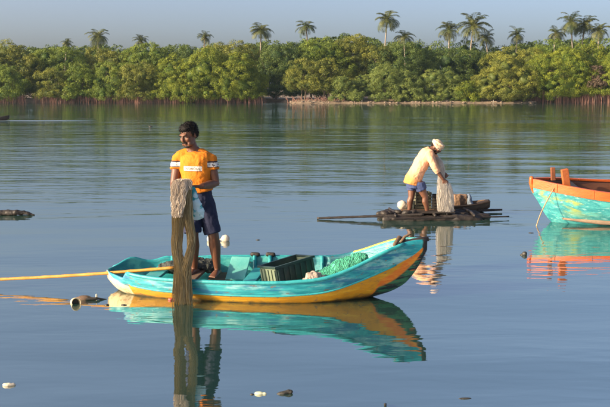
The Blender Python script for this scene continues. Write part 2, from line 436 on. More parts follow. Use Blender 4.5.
# ------------------------------------------------------------------ palms
def palm(px, py, rpx, Y, label, seed, nf=20, lean=0.0):
    rng = np.random.default_rng(seed); p = at(px, py, Y); L = rpx / (F / Y) * 1.42 * rng.uniform(.9, 1.1)
    gz = ground_at(p.x, Y) - .2
    t = thing('coconut_palm', label, 'palm tree', (p.x - lean, Y, gz), group='coconut palms rising above the wood')
    H_ = p.z - gz
    pts = [Vector((lean * (k / 8) ** 1.6, 0, H_ * k / 8)) for k in range(9)]
    MB().tube(pts, [.22, .17, .15, .14, .135, .13, .125, .12, .11], 8).build('trunk', PALMBARK, t, True)
    Vv = []; T = []
    c0 = Vector((lean, 0, H_))
    for i in range(nf):
        az = i * 2.399 + rng.uniform(-.3, .3); el = math.radians(rng.choice([80, 62, 46, 30, 14, -4, -22]) + rng.uniform(-12, 12))
        l = L * rng.uniform(.65, 1.12); tint = float(np.clip(rng.normal(.45, .25), 0, 1))
        d = Vector((math.cos(az), math.sin(az), 0)); side = Vector((-d.y, d.x, 0))
        prev = c0.copy(); n_ = 13; e = el
        for k in range(n_):
            step = l / n_; q = prev + (d * math.cos(e) + Vector((0, 0, 1)) * math.sin(e)) * step; e -= .085 + .010 * k
            ll = l * .34 * math.sin(math.pi * (.12 + .83 * k / n_)) + .08
            ax = (q - prev).normalized(); up = side.cross(ax)
            for sg in (-1, 1):
                for h2 in (0, .5):
                    a = prev.lerp(q, h2); tip = a + side * sg * ll * .75 + ax * ll * .55 - Vector((0, 0, ll * rng.uniform(.15, .45)))
                    w_ = ax * step * .42
                    mid = a.lerp(tip, .5) + Vector((0, 0, ll * .06))
                    Vv += [a, mid - w_ * .5, tip, mid + w_ * .5]; T += [tint] * 4
            Vv += [prev - side * .03, prev + side * .03, q + side * .025, q - side * .025]; T += [tint] * 4
            prev = q
    V_ = np.array([tuple(v) for v in Vv]); leaf_object('fronds', (V_, np.arange(len(V_)).reshape(-1, 4), np.array(T)), LEAF['palm'], t)
    mb = MB()
    for i in range(6):
        a = i * 1.05; mb.ell(c0 + Vector((math.cos(a) * .22, math.sin(a) * .22, -.28 - .08 * (i % 2))), (.13, .13, .16), nu=8, nv=6)
    mb.build('coconuts', BARK, t, True)
palms = [
 (98, 37, 11, 'shaggy coconut palm standing clear above the left woods', 0), (67, 43, 5, 'tiny palm tuft at far left above the treetops', 0),
 (141, 41, 7, 'small palm right of the shaggy left palm', 0), (205, 37, 7, 'single small palm above the largest rounded mangrove', 0),
 (261, 31, 10, 'squat palm top left of the tallest broad tree', 0), (306, 27, 8, 'upright palm top on the tallest broad tree', 0),
 (387, 20, 10, 'lone tall coconut palm with thin bare trunk, highest in the middle', -.4), (404, 37, 9, 'low palm right beside the lone tall one', 0),
 (449, 30, 10, 'left one of the paired palms right of centre', .3), (473, 27, 14, 'larger right one of the paired palms, with spreading fronds', -.3),
 (486, 38, 9, 'low drooping palm right of the paired palms', 0), (517, 35, 9, 'single low palm midway between the two palm groups', 0),
 (556, 33, 8, 'leftmost and smallest palm of the right-hand cluster', 0), (571, 22, 12, 'tallest palm of the right-hand cluster', .2),
 (585, 25, 10, 'second tallest palm of the right-hand cluster', .3), (599, 31, 10, 'rightmost palm of the cluster near the picture edge', 0)]
for i, (px, py, r, lab, ln) in enumerate(palms):
    palm(px, py, r, 178 + (i % 3), lab, 900 + i, 40 if r > 9 else 32, ln + 1.1 * math.sin(i * 2.3))

# bleached roots, stones and driftwood lying on the mud spit
STONE = mat('pale_mud_stone', (.12, .09, .065), .9, (.28, .215, .16), 2, .3, .03, 8)
rng = np.random.default_rng(3)
mb = MB()
for i in range(110):
    px = rng.uniform(290, 545); q = at(px, 102, 160); y = shore(q.x) + rng.uniform(-.3, 1.1)
    r = rng.uniform(.08, .28); mb.ell((q.x, y, ground_at(q.x, y) + r * .2), (r * rng.uniform(1, 2.2), r, r * .6), nu=6, nv=4, rot=(0, 0, rng.uniform(0, 3)))
tag(mb.build('shore_rubble', STONE), 'pale stones and mud lumps along the water edge of the far bank', None, kind='stuff')
mb = MB()
for i in range(70):
    px = rng.uniform(288, 345); q = at(px, 102, 161); y = 161 + rng.uniform(-.6, 1.2); l = rng.uniform(.5, 1.4); a = rng.uniform(-1, 1)
    mb.tube([(q.x, y, -.2), (q.x + a * l * .5, y - .2, .45 * l + .2), (q.x + a * l, y, .75 * l + .25)], [.05, .04, .02], 5)
tag(mb.build('tangled_roots', ROOT), 'tangle of bleached roots below the two small olive trees', 'roots')
tag(MB().tube([at(362, 103, 158.5) + Vector((0, 0, -.3)), at(362, 100, 158.5)], [.035, .03], 6).build('marker_post', mat('pale_post', (.42, .38, .31), .8, (.28, .25, .2))), 'pale marker post standing in the water before the wide shrub', 'post')
tag(MB().tube([at(493, 103, 158.5) + Vector((0, 0, -.3)), at(493.5, 100, 158.5)], [.035, .03], 6).build('marker_post', bpy.data.materials['pale_post']), 'pale marker post at the water before the rounded olive tree', 'post')

# ------------------------------------------------------------------ hull loft
def hull(name, st, nz=14, nu=60, thick=.025, parent=None, mout=None, notch=None, floor_z=.07):
    """st columns: u, half beam at rim, rim z, half beam of bottom, keel z. outer skin, inner skin, rim in one mesh.
    UV map 'paint' holds (u in m, s from rim 0 to keel 1)."""
    st = np.array(st, float); us = np.linspace(st[0, 0], st[-1, 0], nu)
    us = st[0, 0] + (st[-1, 0] - st[0, 0]) * (.5 - .5 * np.cos(np.linspace(0, math.pi, nu))) * .5 + .5 * (us - st[0, 0]) 
    us = np.sort(us); us[0] = st[0, 0]; us[-1] = st[-1, 0]
    V = []; uv = []; rows = []
    def sec(u, side, inset):
        b, z, bb, zb = [cubic(st[:, 0], st[:, k], u) for k in (1, 2, 3, 4)]
        if notch: z -= notch(u, side)
        b = max(b, .012); bb = max(bb, .006)
        b = max(b - inset, .003); bb = max(bb - inset, .002); zb += inset
        P = [np.array((b, z)), np.array((b * .985, z - (z - zb) * .5)), np.array((bb * 1.12, zb + .01)), np.array((0, zb))]
        out = []
        for k in range(nz + 1):
            t = k / nz; q = (1-t)**3 * P[0] + 3*(1-t)**2*t * P[1] + 3*(1-t)*t*t * P[2] + t**3 * P[3]
            out.append((u, side * q[0], q[1], t))
        return out
    for u in us:
        row = []
        far = sec(u, 1, 0); near = sec(u, -1, 0); fin = sec(u, 1, thick); nin = sec(u, -1, thick)
        loop = near + far[::-1][1:] + fin + nin[::-1][1:]
        for (a, b, c, t) in loop:
            row.append(len(V)); V.append((a, b, c)); uv.append((a, t))
        rows.append(row)
    m = len(rows[0]); Fs = []
    for i in range(len(rows) - 1):
        for j in range(m):
            k = (j + 1) % m; Fs.append((rows[i][j], rows[i+1][j], rows[i+1][k], rows[i][k]))
    h = m // 2
    for i in (0, len(rows) - 1):
        for j in range(h - 1):
            q = (rows[i][j], rows[i][j+1], rows[i][m-2-j], rows[i][m-1-j]); Fs.append(q if i else q[::-1])
    me = bpy.data.meshes.new(name); me.from_pydata(V, [], Fs); me.update()
    ul = me.uv_layers.new(name='paint')
    for l in me.loops: ul.data[l.index].uv = uv[l.vertex_index]
    me.polygons.foreach_set('use_smooth', [True] * len(me.polygons))
    o = bpy.data.objects.new(name, me); COL.objects.link(o); o.parent = parent
    bm = bmesh.new(); bm.from_mesh(me); bmesh.ops.recalc_face_normals(bm, faces=bm.faces); bm.to_mesh(me); bm.free()
    if mout: me.materials.append(mout)
    return o
def rim_strip(st, s0, s1, width, u0, u1, side, notch=None, n=40, lift=0.0):
    """a rail running along the rim: list of centre points"""
    st = np.array(st, float); out = []
    for k in range(n):
        u = u0 + (u1 - u0) * k / (n - 1)
        b, z = cubic(st[:, 0], st[:, 1], u), cubic(st[:, 0], st[:, 2], u)
        if notch: z -= notch(u, side)
        out.append(Vector((u, side * (max(b, .01) + s0), z + lift)))
    return out

# ------------------------------------------------------------------ turquoise and yellow fishing canoe
A1 = math.radians(-9)
boat = thing('fishing_canoe', 'turquoise and yellow wooden fishing canoe with upswept dark bow carrying the standing fisherman', 'boat', (-2.20, 10.46, 0), (math.radians(3.0), 0, A1))
ST = [(0, .04, .30, .02, .10), (.08, .16, .30, .10, .04), (.2, .30, .31, .20, -.02), (.38, .41, .29, .29, -.065), (.65, .49, .27, .36, -.10), (1.1, .56, .27, .41, -.11),
      (1.7, .60, .28, .43, -.12), (2.2, .57, .295, .38, -.11), (2.55, .49, .335, .28, -.085), (2.8, .39, .42, .18, -.04), (3.0, .29, .52, .10, .02),
      (3.15, .20, .59, .055, .085), (3.28, .12, .635, .03, .19), (3.38, .065, .645, .018, .35), (3.46, .03, .65, .012, .53)]
ST = [(u + .075 * max(0, u - 2.8) / .66, *q) for u, *q in ST]       # bow overhang
def notch1(u, side):
    if side < 0:      # near quarter is cut low behind the end of the painted strake
        t = min(1, max(0, (.36 - u) / .06)); return .085 * t * t * (3 - 2 * t)
    # far rim: two humps at the stern
    q = min(1, max(0, u / 1.1)); return .085 * (1 - q * q * (3 - 2 * q)) - .06 * math.exp(-((u - .17) / .10) ** 2) - .035 * math.exp(-((u - .54) / .09) ** 2)
def canoe_paint():
    n = NT('canoe_paint'); b = n.b; b.inputs['Roughness'].default_value = .38
    uvn = n.n('UVMap', uv_map='paint').outputs[0]; sep = n.n('SeparateXYZ'); n.put(sep, 0, uvn); u, s = sep.outputs[0], sep.outputs[1]
    oc = n.n('TexCoord').outputs['Object']; so_ = n.n('SeparateXYZ'); n.put(so_, 0, oc); v = so_.outputs[1]; zz = so_.outputs[2]
    def noise(scale, st=(1, 1, 1), det=5):
        mp = n.n('Mapping'); n.put(mp, 0, oc); mp.inputs['Scale'].default_value = st
        t = n.n('TexNoise'); t.inputs['Scale'].default_value = scale; t.inputs['Detail'].default_value = det; t.inputs['Roughness'].default_value = .65; n.put(t, 'Vector', mp.outputs[0]); return t.outputs['Fac']
    w1 = n.math('SUBTRACT', noise(4, (1, 1, 1)), .5)
    sw = n.math('ADD', s, n.math('MULTIPLY', w1, .05))
    brush = noise(9, (.35, 1, 3.2)); fine = noise(45, (.3, 1, 2.5))
    turq = n.mix(n.step(brush, .52, .13), (.010, .22, .27), (.035, .36, .385))
    turq = n.mix(n.step(noise(4, (.45, 1, 2)), .57, .09), turq, (.24, .50, .50))
    turq = n.mix(n.math('MULTIPLY', n.step(noise(3.5, (.35, 1, 4)), .56, .05), .75), turq, (.010, .12, .26))
    yel = n.mix(n.step(brush, .55, .12), (.50, .235, .008), (.60, .335, .018))
    yel = n.mix(n.step(fine, .66, .05), yel, (.34, .16, .024))
    yel = n.mix(n.math('MULTIPLY', n.step(n.math('ADD', noise(6, (.5, 1, 1.6)), n.math('MULTIPLY', n.math('SUBTRACT', s, .45), .35)), .60, .09), .65), yel, (.22, .11, .025))
    org = n.mix(n.step(brush, .5, .1), (.55, .14, .012), (.62, .25, .02))
    grn = n.mix(n.step(noise(7, (.5, 1, 5)), .50, .05), (.012, .022, .022), (.03, .14, .07))
    grn = n.mix(n.step(noise(8, (.5, 1, 6)), .62, .03), grn, (.36, .12, .02))
    cream = n.mix(n.step(noise(10), .58, .06), (.74, .62, .36), (.50, .30, .14))
    # bow: yellow strake narrows and gives way to orange, then dark green and black
    def ramp(u0, u1, s0, s1):
        o = n.n('MapRange'); n.put(o, 0, u); o.inputs[1].default_value = u0; o.inputs[2].default_value = u1; o.inputs[3].default_value = s0; o.inputs[4].default_value = s1; return o.outputs[0]
    ye = n.math('SUBTRACT', ramp(2.80, 3.06, 1.02, .44), ramp(3.06, 3.36, 0, .15)); oe = n.math('SUBTRACT', ramp(2.82, 3.03, 1.04, .58), ramp(3.10, 3.56, 0, .16))
    sj = n.math('ADD', s, n.math('MULTIPLY', w1, .10))
    low = n.mix(n.step(n.math('SUBTRACT', sj, ye), 0, .03), yel, org)
    low = n.mix(n.step(n.math('SUBTRACT', sj, oe), 0, .035), low, grn)
    low = n.mix(n.step(n.math('ADD', u, n.math('MULTIPLY', s, .10)), 3.54, .02), low, (.014, .016, .015))
    band = n.n('MapRange'); n.put(band, 0, u); band.inputs[1].default_value = 2.3; band.inputs[2].default_value = 3.3; band.inputs[3].default_value = .28; band.inputs[4].default_value = .29
    col = n.mix(n.step(n.math('SUBTRACT', sw, band.outputs[0]), 0, .012), turq, low)
    col = n.mix(n.step(n.math('ADD', u, n.math('MULTIPLY', w1, .1)), 3.50, .012), col, (.018, .015, .013))
    # cream near quarter
    q = n.math('MULTIPLY', n.math('SUBTRACT', 1.0, n.step(n.math('ADD', u, n.math('MULTIPLY', s, -.12)), .35, .012)), n.step(v, -.001, .02))
    qn = n.math('MULTIPLY', n.math('SUBTRACT', 1.0, n.step(n.math('ADD', u, n.math('MULTIPLY', s, -.14)), .33, .01)), n.math('LESS_THAN', v, 0.0))
    col = n.mix(qn, col, n.mix(n.step(n.math('ADD', zz, n.math('MULTIPLY', u, .25)), .215, .01), cream, turq))
    # inside is turquoise, scuffed
    inside = n.n('Attribute', attribute_name='inside').outputs['Fac']
    tin = n.mix(n.step(noise(4, (1, 1, 1.5)), .55, .1), (.015, .22, .25), (.08, .39, .36))
    col = n.mix(inside, col, tin)
    # chips and water stain
    chips = n.math('MULTIPLY', n.step(noise(17, (.6, 1, 1.4), 8), .62, .02), .75)
    col = n.mix(chips, col, (.16, .12, .085))
    wet = n.math('MULTIPLY', n.math('SUBTRACT', 1.0, n.step(n.math('ADD', zz, n.math('MULTIPLY', w1, .16)), .040, .022)), .88)
    col = n.mix(wet, col, (.045, .045, .03))
    n.put(b, 'Base Color', col)
    bp = n.n('Bump'); bp.inputs['Distance'].default_value = .006; n.put(bp, 'Height', n.math('ADD', brush, n.math('MULTIPLY', fine, .4))); n.put(b, 'Normal', bp.outputs[0])
    return n.m
def mark_inside(o, nz, nu):
    """tag the inner skin's vertices"""
    m = len(o.data.vertices) // nu; at_ = o.data.attributes.new('inside', 'FLOAT', 'POINT')
    h = 2 * nz + 1
    at_.data.foreach_set('value', [1.0 if (i % m) >= h else 0.0 for i in range(len(o.data.vertices))])
CP = canoe_paint()
hl = hull('hull', ST, 16, 70, .028, boat, CP, notch1); mark_inside(hl, 16, 70)
TURQ = mat('turquoise_paint', (.010, .22, .26), .42, (.045, .36, .36), 7, .3, .004, 30)
TURQL = mat('pale_turquoise_paint', (.07, .36, .34), .45, (.17, .47, .42), 5, .3, .004, 30)
DWOOD = mat('dark_wet_wood', (.010, .008, .007), .6, (.030, .022, .016), 9, .3, .006, 40)
BWOOD = mat('weathered_brown_wood', (.085, .050, .028), .7, (.16, .10, .058), 9, .3, .006, 40, stretch=(1, 4, 4))
YELW = mat('yellow_rim_paint', (.66, .48, .03), .5, (.5, .5, .06), 8)
# rails along the rim
def rail(name, pts, r, m, parent): return MB().tube(pts, r, 8, ref=(0, 1, 0)).build(name, m, parent, True)
rail('rubbing_rail', rim_strip(ST, .004, 0, 0, .375, 3.30, -1, notch1, 60, -.012), (.016, .020), TURQ, boat)
rail('rubbing_rail', rim_strip(ST, .004, 0, 0, .03, 2.75, 1, notch1, 60, -.012), (.016, .020), TURQ, boat)
rail('rubbing_rail', rim_strip(ST, .004, 0, 0, 2.72, 3.30, 1, notch1, 30, -.010), (.018, .022), YELW, boat)
# a thin batten nailed along the joint between the two paint bands
def skin_point(u, t, side, out):
    st = np.array(ST); b, z, bb, zb = [cubic(st[:, 0], st[:, k], u) for k in (1, 2, 3, 4)]; z -= notch1(u, side)
    P = [(b, z), (b * .985, z - (z - zb) * .5), (bb * 1.12, zb + .01), (0, zb)]; w4 = ((1-t)**3, 3*(1-t)**2*t, 3*(1-t)*t*t, t**3)
    return Vector((u, side * (sum(w4[i] * P[i][0] for i in range(4)) + out), sum(w4[i] * P[i][1] for i in range(4))))
for side in (-1, 1):
    rail('batten', [skin_point(.40 + (3.22 - .40) * k / 50, .275 + .01 * k / 50, side, .002) for k in range(51)], (.007, .010), TURQ, boat)
# floor planks, one by one
def half_beam_at(u, z):
    st = np.array(ST); b, zr, bb, zb = [cubic(st[:, 0], st[:, k], u) for k in (1, 2, 3, 4)]
    t = max(0, min(1, (z - zb) / max(.05, zr - zb))); return (bb + (b - bb) * min(1, t * 1.5)) * .93
for k in range(9):
    u0 = .26 + k * .285; u1 = u0 + .272; w0 = min(half_beam_at(u0, .10), half_beam_at(u1, .10)) - .03
    MB().box(((u0 + u1) / 2, 0, .085 + .004 * (k % 2)), (u1 - u0, 2 * w0, .022)).build('floor_plank', TURQ if k % 3 else BWOOD, boat, bevel=.004)
# ribs up the far inner wall with dark timber heads, and the thwart panels between
for k, u in enumerate((.62, 1.56, 1.74, 2.35)):
    st = np.array(ST); b, zr = cubic(st[:, 0], st[:, 1], u), cubic(st[:, 0], st[:, 2], u)
    for side in (1, -1):
        if side < 0 and k in (1, 2): continue
        pts = [(u, side * (b - .05), zr + (.012 if side > 0 else -.05)), (u, side * (b - .062), zr * .5), (u, side * (b - .14), .08)]
        rb = MB().tube(pts, [(.022, .030)] * 3, 8, ref=(1, 0, 0)).build('rib', TURQ, boat, True)
        if side > 0 and k in (1, 2): MB().tube([(u - .035, b - .025, zr + .018), (u + .035, b - .025, zr + .018)], [(.022, .026)] * 2, 8, round_ends=True).build('rib_head', DWOOD, rb, True)
MB().box((1.42, .30, .19), (.22, .38, .025), (0.5, 0, 0)).build('seat_panel', TURQL, boat, bevel=.006)
MB().box((1.65, 0.06, .165), (.14, .95, .03)).build('thwart', TURQ, boat, bevel=.006)
MB().box((.60, 0.02, .205), (.17, .86, .03)).build('thwart', TURQ, boat, bevel=.006)
MB().box((1.02, 0.0, .205), (.16, .98, .03)).build('thwart', BWOOD, boat, bevel=.006)
# small foredeck and stem head of bare timber
mb = MB().tube([(3.20, 0, .57), (3.36, 0, .612), (3.46, 0, .632), (3.55, 0, .650)], [(.10, .02), (.085, .026), (.05, .030), (.028, .024)], 10, ref=(0, 1, 0))
mb.build('stem_head', DWOOD, boat, True)
MB().tube([(3.20, -.10, .60), (3.24, -.02, .655), (3.29, .08, .62)], [.022, .026, .018], 8, round_ends=True).build('bow_cleat', BWOOD, boat, True)
MB().tube([(3.26, -.06, .62), (3.30, -.05, .675), (3.36, -.02, .70)], [.014, .016, .010], 7, round_ends=True).build('bow_peg', BWOOD, boat, True)
bpy.context.view_layer.update()
BM = boat.matrix_world.copy()
def inb(u, v, z): return BM @ Vector((u, v, z))

# ------------------------------------------------------------------ plastic crate in the canoe
def crate(name, label, M, size, wall, m, mi=None, cat='crate', ribs=5, group=None):
    lx, ly, h = size
    t = thing(name, label, cat, group=group); t.matrix_world = M
    MB().box((0, 0, .008), (lx - .02, ly - .02, .016)).build('base', m, t)
    for sx in (-1, 1):
        mb = MB().box((sx * (lx / 2 - wall / 2), 0, h * .5), (wall * .6, ly - 2 * wall, h * .94))
        for k in range(ribs): mb.box((sx * (lx / 2), -ly / 2 + .03 + (ly - .06) * k / (ribs - 1), h * .47), (wall * 1.3, .022, h * .86))
        mb.build('end_panel', mi or m, t, bevel=.002)
        mb = MB().box((0, sx * (ly / 2 - wall / 2), h * .5), (lx - 2 * wall * .4, wall * .6, h * .94))
        for k in range(ribs + 2): mb.box((-lx / 2 + .03 + (lx - .06) * k / (ribs + 1), sx * (ly / 2), h * .47), (.018, wall * 1.3, h * .86))
        mb.build('side_panel', m, t, bevel=.002)
    mb = MB()
    for sx in (-1, 1):
        mb.box((sx * lx / 2, 0, h), (wall * 1.8, ly + wall * 1.8, .022)); mb.box((0, sx * ly / 2, h + .0015), (lx + wall * 1.7, wall * 1.8, .022))
    mb.build('rim', m, t, bevel=.003)
    return t
CRATE = mat('black_green_plastic', (.012, .028, .024), .45, (.03, .06, .05), 6, .3)
CRATE_LIT = mat('sunlit_grey_green_plastic', (.12, .16, .11), .55, (.20, .24, .16), 9, .3)  # lighter copy for the end panels: sunlight on them put into the colour
cc = inb(2.07, -.02, .105)
Mc = Matrix.Translation(cc) @ Euler((0, math.radians(-10), math.radians(36)), 'ZYX').to_matrix().to_4x4()
crate('plastic_crate', 'dark green open plastic crate tilted amidships in the turquoise canoe', Mc, (.50, .32, .26), .016, CRATE, CRATE_LIT)

# pale sack and green net heap
def lump(name, label, cat, m, pieces, voxel, disp, loc):
    mb = MB()
    for c, r, ro in pieces: mb.ell(c, r, rot=ro)
    o = mb.build(name, m); bake(o, voxel, 2, disp); o.location = loc
    return tag(o, label, cat)
SACK = mat('pale_foam_sack', (.46, .39, .32), .8, (.20, .155, .12), 14, .4, .01, 40)
lump('foam_float', 'pale dirty foam lump between the crate and the green net', 'float', SACK,
     [((0, 0, .07), (.10, .07, .075), (0, 0, .3)), ((.09, .02, .05), (.06, .06, .055), (0, 0, 0)), ((-.06, -.02, .045), (.06, .05, .05), (0, .3, 0))], .007, [(.06, .05), (.02, .015)], inb(2.36, -.24, .17))
def net_material(name, c1, c2, cell, line):
    n = NT(name); n.b.inputs['Roughness'].default_value = .7
    oc = n.n('TexCoord').outputs['Object']
    tot = None
    for rot in (.6, -.6):
        mp = n.n('Mapping'); n.put(mp, 0, oc); mp.inputs['Rotation'].default_value = (0, rot, rot * .6)
        wv = n.n('TexWave', wave_type='BANDS', bands_direction='X'); wv.inputs['Scale'].default_value = cell; wv.inputs['Distortion'].default_value = 1.2; wv.inputs['Detail'].default_value = 1; n.put(wv, 'Vector', mp.outputs[0])
        tot = wv.outputs['Fac'] if tot is None else n.math('MAXIMUM', tot, wv.outputs['Fac'])
    f = n.step(tot, line, .12)
    n.put(n.b, 'Base Color', n.mix(f, c1, c2))
    bp = n.n('Bump'); bp.inputs['Distance'].default_value = .01; n.put(bp, 'Height', tot); n.put(n.b, 'Normal', bp.outputs[0])
    return n.m
GNET = net_material('green_net', (.012, .13, .075), (.07, .45, .28), 26, .70)
lump('net_heap', 'bright green netting heaped towards the bow of the turquoise canoe', 'fishing net', GNET,
     [((0, 0, .10), (.20, .20, .16), (0, 0, 0)), ((.14, .05, .20), (.22, .17, .15), (0, -.4, 0)), ((.28, .06, .30), (.13, .12, .09), (0, -.5, 0)), ((-.10, .05, .08), (.14, .17, .13), (0, 0, 0))], .012, [(.12, .05), (.03, .02)], inb(2.52, .0, .055))
BLACKN = mat('dark_net', (.018, .022, .022), .8, (.06, .07, .06), 30, .3, .01, 60)
lump('net_heap', 'dark net heap on the canoe floor behind the fisherman\'s legs', 'fishing net', BLACKN,
     [((0, 0, .04), (.20, .16, .085), None), ((.16, .03, .03), (.13, .14, .07), None), ((-.22, .02, .02), (.18, .13, .065), None)], .010, [(.08, .06), (.025, .035)], inb(.95, .16, .205))

# bamboo pole trailing astern
BAMBOO = mat('yellow_bamboo', (.46, .18, .018), .5, (.60, .32, .06), 6, .3, .003, 30)
def pole(name, label, a, b, r0, r1, m, cat='pole', bend=0.0, nodes=9):
    t = thing(name, label, cat, a); d = b - a; n = nodes * 4
    pts = []; rad = []
    for k in range(n + 1):
        q = k / n; pts.append(d * q + Vector((0, 0, bend * math.sin(math.pi * q)))); rr = r0 + (r1 - r0) * q
        rad.append(rr * (1.14 if k % 4 == 0 else 1.0))
    MB().tube(pts, rad, 8).build('shaft', m, t, True)
    return t
pa = on_z(-60, 281.5, .05); pb = inb(.78, -.05, .265)
pole('bamboo_pole', 'long yellow bamboo pole trailing over the canoe\'s stern to the left', pb, pa, .018, .015, BAMBOO, bend=-.02, nodes=11)
pa2 = on_z(-60, 284, .0); pb2 = on_z(92, 282.5, -.005)

# ------------------------------------------------------------------ people
SKIN = mat('brown_skin', (.145, .057, .027), .5, (.100, .040, .020), 14, .3, .0015, 90)
SKIN_D = mat('dark_brown_skin', (.15, .066, .036), .45, (.11, .046, .026), 14, .3, .0015, 90)
HAIR = mat('black_hair', (.006, .0055, .0055), .75, (.012, .010, .009), 60, .3, .004, 120, spec=.2)
EYEW = mat('eye_white', (.17, .13, .105), .5, (.13, .10, .08), 5)
EYED = mat('eye_dark', (.015, .01, .008), .2, (.02, .014, .01), 5)

def head_parts(mb, M):
    e = lambda c, r, rot=None, nu=12, nv=8: mb.ell(c, r, M, nu, nv, rot)
    e((0, .018, .030), (.074, .093, .083)); e((0, -.022, -.030), (.060, .068, .078)); e((0, -.056, -.092), (.031, .027, .022))
    e((-.036, -.045, -.070), (.024, .04, .03)); e((.036, -.045, -.070), (.024, .04, .03))
    e((0, -.076, .030), (.048, .018, .013)); e((0, -.087, -.060), (.024, .012, .012))
    e((-.036, -.064, -.018), (.024, .022, .022)); e((.036, -.064, -.018), (.024, .022, .022))
    for sx in (-1, 1): e((sx * .074, .012, -.006), (.009, .020, .032), (0, 0, sx * .3))
    P = [M @ Vector(p) for p in ((0, -.080, .026), (0, -.096, .004), (0, -.106, -.024), (0, -.094, -.036))]
    mb.tube(P, [.008, .010, .015, .010], 8, round_ends=True)
def eyes(M, parent):
    for sx in (-1, 1):
        ey = MB().ell((sx * .030, -.077, .004), (.012, .0075, .0055), M, 10, 7).build('eye', EYEW, parent, True)
        MB().ell((sx * .030 - .003, -.084, .005), (.006, .004, .006), M, 8, 6).build('iris', EYED, ey, True)
def hand(mb, wrist, dirv, palm_n, thumb_side, curl=.9, size=1.0, spread=.04):
    """palm and five separate fingers; fingers curl towards palm_n"""
    d = Vector(dirv).normalized(); nrm = Vector(palm_n); nrm = (nrm - d * nrm.dot(d)).normalized(); lat = d.cross(nrm) * thumb_side
    s = size; w_ = Vector(wrist)
    mb.tube([w_ - d * .03 * s, w_ + d * .02 * s, w_ + d * .055 * s, w_ + d * .092 * s], [(.021 * s, .027 * s), (.017 * s, .031 * s), (.016 * s, .040 * s), (.013 * s, .040 * s)], 12, ref=tuple(nrm), round_ends=True)
    for k, (off, ln) in enumerate(((.031, .074), (.0105, .083), (-.0105, .077), (-.031, .060))):
        p = w_ + d * .090 * s + lat * off * s; dd = (d + lat * off * spread * 30).normalized(); a = 0; pts = [p - d * .02 * s, p]
        for j, fr in enumerate((.44, .31, .25)):
            a += curl * (.75 if j == 0 else .95) * (1 + .08 * k); q = dd * math.cos(a) + nrm * math.sin(a)
            pts.append(pts[-1] + q * ln * fr * s)
        mb.tube(pts, [.0095 * s, .0098 * s, .0088 * s, .0080 * s, .0068 * s], 8, round_ends=True)
    p = w_ + d * .028 * s + lat * .026 * s
    q1 = p + (lat * .75 + d * .65 + nrm * .25).normalized() * .040 * s; q2 = q1 + (d * .75 + nrm * .55 + lat * .12).normalized() * .032 * s; q3 = q2 + (d * .5 + nrm * .8 - lat * .15).normalized() * .025 * s
    mb.tube([p - lat * .012 * s, p, q1, q2, q3], [.013 * s, .014 * s, .0112 * s, .0098 * s, .0078 * s], 8, round_ends=True)
def foot(mb, ankle, dirv, size=1.0):
    d = Vector(dirv); d.z = 0; d.normalize(); a = Vector(ankle); s = size; z0 = a.z - .075 * s
    H_ = lambda f, h: Vector((a.x, a.y, 0)) + d * f * s + Vector((0, 0, z0 + h * s))
    mb.tube([H_(-.055, .028), H_(-.01, .036), H_(.06, .034), H_(.12, .022), H_(.16, .017)], [(.030 * s, .028 * s), (.034 * s, .036 * s), (.040 * s, .033 * s), (.045 * s, .021 * s), (.041 * s, .014 * s)], 12, ref=tuple(d.cross(Vector((0, 0, 1)))), round_ends=True)
    lat = d.cross(Vector((0, 0, 1)))
    for k in range(5):
        o_ = (-.034 + k * .017) * s; mb.tube([H_(.155, .014) + lat * o_, H_(.185 - .004 * k, .012) + lat * o_ * 1.05], [.0105 * s, .009 * s], 7, round_ends=True)
    mb.tube([a + Vector((0, 0, .05 * s)), a, H_(0, .03)], [.034 * s, .034 * s, .036 * s], 10)
def torso(mb, rings, yaw, grow=0.0, gz=0.0):
    """rings: (centre, rx, ry); yaw turns the chest"""
    X = Vector((math.cos(yaw), math.sin(yaw), 0))
    mb.tube([r[0] for r in rings], [(r[1] + grow, r[2] + grow) for r in rings], 20, ref=tuple(X), round_ends=False)
def mid(a, b, t): return Vector(a).lerp(Vector(b), t)
def head_matrix(c, yaw, pitch, roll, s=1.0):
    return Matrix.Translation(Vector(c)) @ Euler((0, 0, yaw)).to_matrix().to_4x4() @ Euler((pitch, 0, 0)).to_matrix().to_4x4() @ Euler((0, roll, 0)).to_matrix().to_4x4() @ Matrix.Scale(s, 4)

# ---- standing fisherman -----------------------------------------------------------------
D1 = 10.22
base1 = at(203, 274.5, D1)
def J(px, py, dy=0.0): return at(px, py, D1 + dy) - base1
man1 = thing('person', 'standing fisherman in orange T-shirt and navy shorts hauling a net over the canoe side', 'person', base1)
yaw1 = math.radians(-24)            # chest turned towards the picture's left
neck = J(193.5, 150.5, .01); shL = J(178.5, 157.5, .05); shR = J(210, 158.5, -.02)
# note: L and R are picture sides
elL = J(174.5, 184, -.02); wrL = J(175.5, 201, -.24)
elR = J(215.5, 183.5, -.05); wrR = J(200.5, 186.5, -.30)
hpL = J(190.5, 198, .02); hpR = J(204.5, 198, .02); knL = J(193, 236, -.08); knR = J(213.5, 236, .0); anL = J(194.5, 267.5, .03); anR = J(217.5, 268.5, .06)
T1 = [(J(197.5, 204, .02), .150, .105), (J(197.5, 194, .02), .160, .115), (J(196.5, 183, .0), .145, .108), (J(195.5, 172, -.01), .158, .115), (J(195, 163, -.01), .170, .115), (J(194.5, 156, .01), .160, .092), (J(194, 152, .015), .105, .07)]
T1 = [(c_, rx * 1.06, ry * 1.05) for c_, rx, ry in T1]
hc = J(188.8, 135.0, -.035); HM1 = head_matrix(hc, math.radians(-36), math.radians(20), math.radians(-3), 1.09)
mb = MB(); torso(mb, T1, yaw1)
mb.tube([neck + Vector((0, .01, -.05)), neck, J(190.8, 143, -.005), J(190, 137, -.01)], [.070, .060, .055, .055], 14)
head_parts(mb, HM1)
